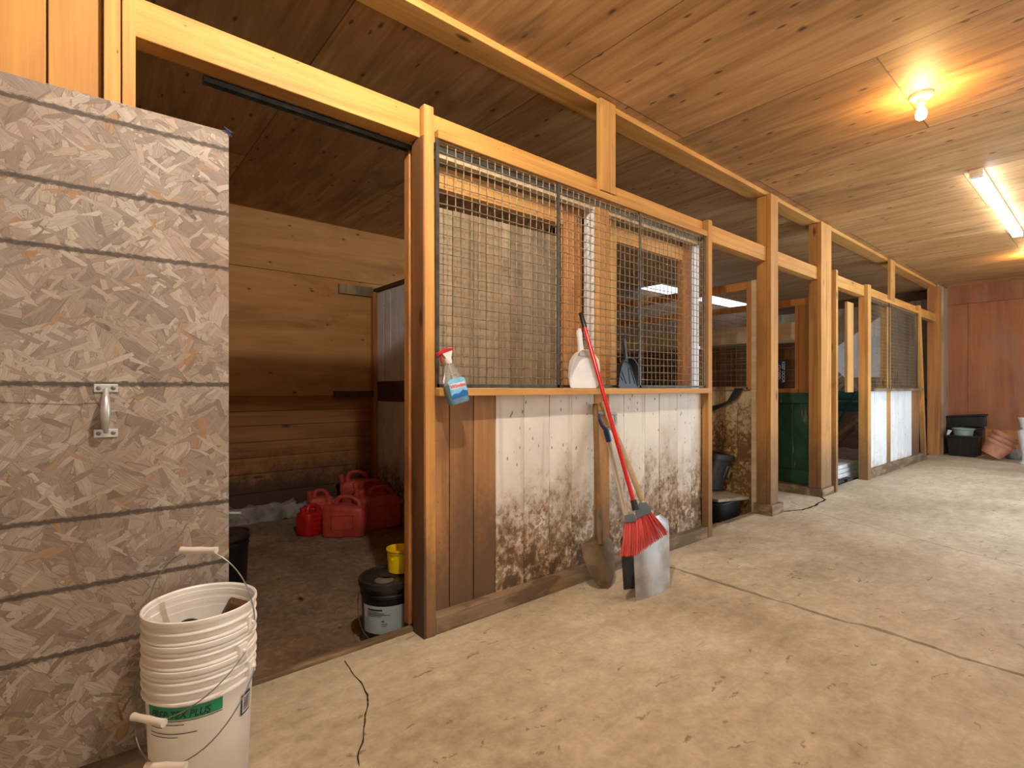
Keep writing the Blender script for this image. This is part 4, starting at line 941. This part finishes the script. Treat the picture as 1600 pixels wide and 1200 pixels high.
# ------------------------------------------------------------------ last stall: foam stack, slatted panel, teal rail, debris
for k in range(4):
    z0 = -.03+.055*k; o = MB().box(6.95+.02*k, 8.42-.02*k, 2.36+.01*k, 3.1, z0, z0+.05).build('foam_sheet', M['foam'], bevel=.006)
    tag(o, ('lowest', 'second lowest', 'second from top', 'topmost')[k]+' white foam sheet of the stack behind the doorway', 'sheet', 'white foam sheets stacked in the last stall')
tl = MB().box(8.70, 8.74, 2.42, 4.4, 1.02, 1.16, .3).box(8.70, 8.74, 2.42, 4.4, .86, 1.0, .7).build('teal_rail', M['teal'], bevel=.004); tag(tl, 'teal painted board rail across the last stall', 'rail')
sl = thing('slatted_panel', 'slatted grey wooden panel leaning under the teal rail', 'panel', (8.95, 3.0, .18)); m = MB()
for k in range(13): m.box(-.02, .0, -1.0, .2, .075*k, .075*k+.062)
m.build('slats', M['slat'], sl, world=False, bevel=.003); MB().box(.0, .03, -.9, -.84, 0, .9).build('batten', M['darkwood'], sl, world=False); MB().box(.0, .03, -.1, -.04, 0, .9).build('batten', M['darkwood'], sl, world=False)
tag(MB().tube([(8.68, 2.5, 1.16), (8.68, 2.55, 1.07), (8.68, 2.9, .38), (8.68, 3.1, -.04)], .016, 8).build('green_strap', M['teal']), 'dark green strap slanting across the slatted panel', 'strap')
sl.rotation_euler = (R(-43), 0, 0)
for k, (x, y, s, l) in enumerate(((6.85, 2.34, .09, 'black rubble scrap nearest the wide post'), (7.25, 2.31, .12, 'dark scrap in the middle of the far doorway'), (7.6, 2.3, .1, 'dark scrap next to the far stall front post'))):
    m = MB(); m.hexa([(x+random.uniform(-1, 1)*s*.3+a*s, y+b*s*.35, c*s*.35+random.uniform(0, .015)) for c in (0, 1) for a, b in ((-1, -1), (1, -1), (1, 1), (-1, 1))]); tag(m.build('scrap_piece', M['blackdusty'], bevel=.004), l, 'scrap', 'scraps in the far doorway')
# ------------------------------------------------------------------ things by the end wall
def tapered(name, label, x0, x1, y0, y1, z0, z1, mat, t_=.04, cat='crate'):
    o = thing(name, label, cat, ((x0+x1)/2, (y0+y1)/2, z0)); a, b, h = (x1-x0)/2, (y1-y0)/2, z1-z0
    R4 = lambda z, q: [Vector((sx*(a-q), sy*(b-q), z)) for sx, sy in ((-1, -1), (1, -1), (1, 1), (-1, 1))]
    MB().grid([R4(0, t_), R4(h-.03, .008), R4(h-.03, -.012), R4(h, -.012), R4(h, .006), R4(.02, t_+.006)]).build('body', mat, o, bevel=.008, world=False)
    m = MB()
    for k in range(7):
        y = -b*.75+k*b*.25
        m.hexa([(-a+t_-.006, y-.008, .02), (-a+t_, y-.008, .02), (-a+t_, y+.008, .02), (-a+t_-.006, y+.008, .02), (-a+.002, y-.008, h-.04), (-a+.01, y-.008, h-.04), (-a+.01, y+.008, h-.04), (-a+.002, y+.008, h-.04)])
    m.build('rib', mat, o, world=False); return o
tapered('plastic_crate', 'black crate with a sage green tub in it, by the end wall', 11.86, 12.2, 1.61, 2.05, 0, .37, M['black'])
tapered('plastic_crate', 'black crate at the end wall under the black trough', 12.215, 12.385, 1.61, 2.09, 0, .50, M['black'], .02)
tr_ = tapered('planter_trough', 'long black trough lying on top of the black crates', 12.2, 12.37, 1.54, 2.1, .505, .72, M['black'], .015, 'trough'); tr_.rotation_euler = (R(-5), 0, 0)
tb_ = thing('plastic_tub', 'sage green round tub inside the black crate', 'tub', (12.025, 1.83, .17))
MB().lathe([(.11, 0), (.115, .01), (.14, .29), (.16, .30), (.16, .322), (.148, .325), (.135, .29), (.105, .03), (0, .03)], 36, cap1=False).build('body', M['sage'], tb_, smooth=35, world=False)
wp_ = MB(); wp_.hexa([(11.9, 2.01, .365), (11.96, 2.01, .365), (11.96, 2.04, .365), (11.9, 2.04, .365), (11.89, 1.96, .45), (11.93, 1.98, .44), (11.96, 2.02, .43), (11.9, 2.02, .46)]); tag(wp_.build('paper_scrap', M['signwhite']), 'crumpled white paper at the rim of the black crate', 'paper')
PP = [(.1, 0), (.105, .004), (.14, .2), (.152, .2), (.157, .25), (.15, .252), (.145, .21), (.098, .012), (.03, .012)]
for k, lab_ in enumerate(('outermost terracotta pot of the tilted nest', 'middle terracotta pot of the tilted nest', 'innermost terracotta pot of the tilted nest')):
    o = thing('flower_pot', lab_, 'pot', (11.68, 1.43, .085), 0, 'terracotta pots nested on their side')
    MB().lathe([(a*1.3, b*1.0+.078*k) for a, b in PP], 36, cap0=False, cap1=False).build('body', M['terracotta'], o, smooth=35, world=False)
    o.rotation_euler = (R(30), R(6), 0)
of = MB().box(12.37, 12.395, 1.12, 1.59, 0, .48, .2).build('plywood_offcut', M['orangeply'], bevel=.003); tag(of, 'light plywood offcut leaning on the end wall behind the pots', 'board')
m = MB(); bmesh.ops.create_icosphere(m.bm, subdivisions=3, radius=.14)
for v in m.bm.verts: v.co *= 1+.22*noise.noise(v.co*9); v.co.x *= .9; v.co.y *= 1.15; v.co.z = v.co.z*.8+.1
o = m.build('garden_stone', M['stone'], smooth=80); o.location = (12.08, 1.17, 0); tag(o, 'grey lumpy garden stone between terracotta pots and white pedestal', 'stone')
pd = thing('plant_pedestal', 'white turned plant pedestal at the right edge by the end wall', 'pedestal', (11.42, .98, 0))
MB().lathe([(.075, 0), (.085, .012), (.07, .03), (.05, .07), (.055, .16), (.075, .32), (.1, .45), (.105, .50), (.085, .54), (.055, .555), (.055, .575), (.07, .58), (.08, .66), (.095, .725), (.1, .735), (.085, .735), (.06, .66), (0, .62)], 32, cap1=False).build('body', M['whitepaint'], pd, smooth=35, world=False)
# ------------------------------------------------------------------ lamps
bulbm = emit('bulb_glass', (1., .60, .22), 210.); bulbn = emit('bulb_glass_neutral', (1., .97, .88), 1500.)
def bulb(label, x, y, mat):
    b = thing('ceiling_bulb', label, 'lamp', (x, y, ZC), 0, 'bare bulbs in porcelain holders')
    MB().lathe([(.062, 0), (.062, -.012), (.055, -.022), (.03, -.026), (.022, -.03), (.021, -.06), (0, -.06)], 32, cap1=False).build('holder', M['porcelain'], b, smooth=35, world=False)
    MB().lathe([(.012, -.06), (.014, -.075), (.022, -.095), (.029, -.115), (.03, -.13), (.026, -.148), (.016, -.158), (0, -.161)], 20, cap0=False, cap1=False).build('bulb', mat, b, smooth=80, world=False)
    return b
bulb('glowing bare bulb in a white holder, left of the tube light', 4.11, .83, bulbm)
bulb('glowing bare bulb over the front of the aisle near the first stall', .72, .83, bulbn)
bulb('glowing bare bulb at the far end of the aisle', 10.15, .84, bulbm)
ld = wthing('tube_light', 'long white tube light on the ceiling of the aisle', 'lamp', (7.2, .81, ZC))
MB().box(5.86, 8.6, .765, .855, ZC-.03, ZC).build('housing', M['porcelain'], ld, bevel=.004)
MB().box(5.92, 8.54, .768, .852, ZC-.068, ZC-.03).build('diffuser', emit('led_diffuser', (.78, .89, 1.), 15.), ld, bevel=.01)
for x in (5.86, 8.54): MB().box(x, x+.06, .765, .855, ZC-.068, ZC-.03).build('end_cap', M['porcelain'], ld, bevel=.004)
# daylight through the doorway on the right and the added back opening
wd = bpy.data.worlds.new('barn_sky'); scn.world = wd; wd.use_nodes = True
bg = wd.node_tree.nodes['Background']; bg.inputs[0].default_value = (.72, .86, 1., 1); bg.inputs[1].default_value = 1.9
# ------------------------------------------------------------------ camera
cam = bpy.data.cameras.new('camera'); co = bpy.data.objects.new('camera', cam); COL.objects.link(co)
cam.sensor_width = 36; cam.lens = 36*FP/1600; cam.shift_y = 7/1600; cam.clip_start = .05
co.location = (0, 0, HC); co.rotation_euler = (R(90), 0, TH-R(90)); scn.camera = co
for o in scn.objects:
    if '_w' in o: del o['_w']
vs = scn.view_settings; vs.view_transform = 'Standard'; vs.look = 'None'; vs.exposure = 1.2; vs.gamma = 1; vs.use_curve_mapping = False
cy = scn.cycles; cy.use_denoising = True; cy.max_bounces = 8; cy.diffuse_bounces = 6; cy.transparent_max_bounces = 8; cy.sample_clamp_indirect = 10
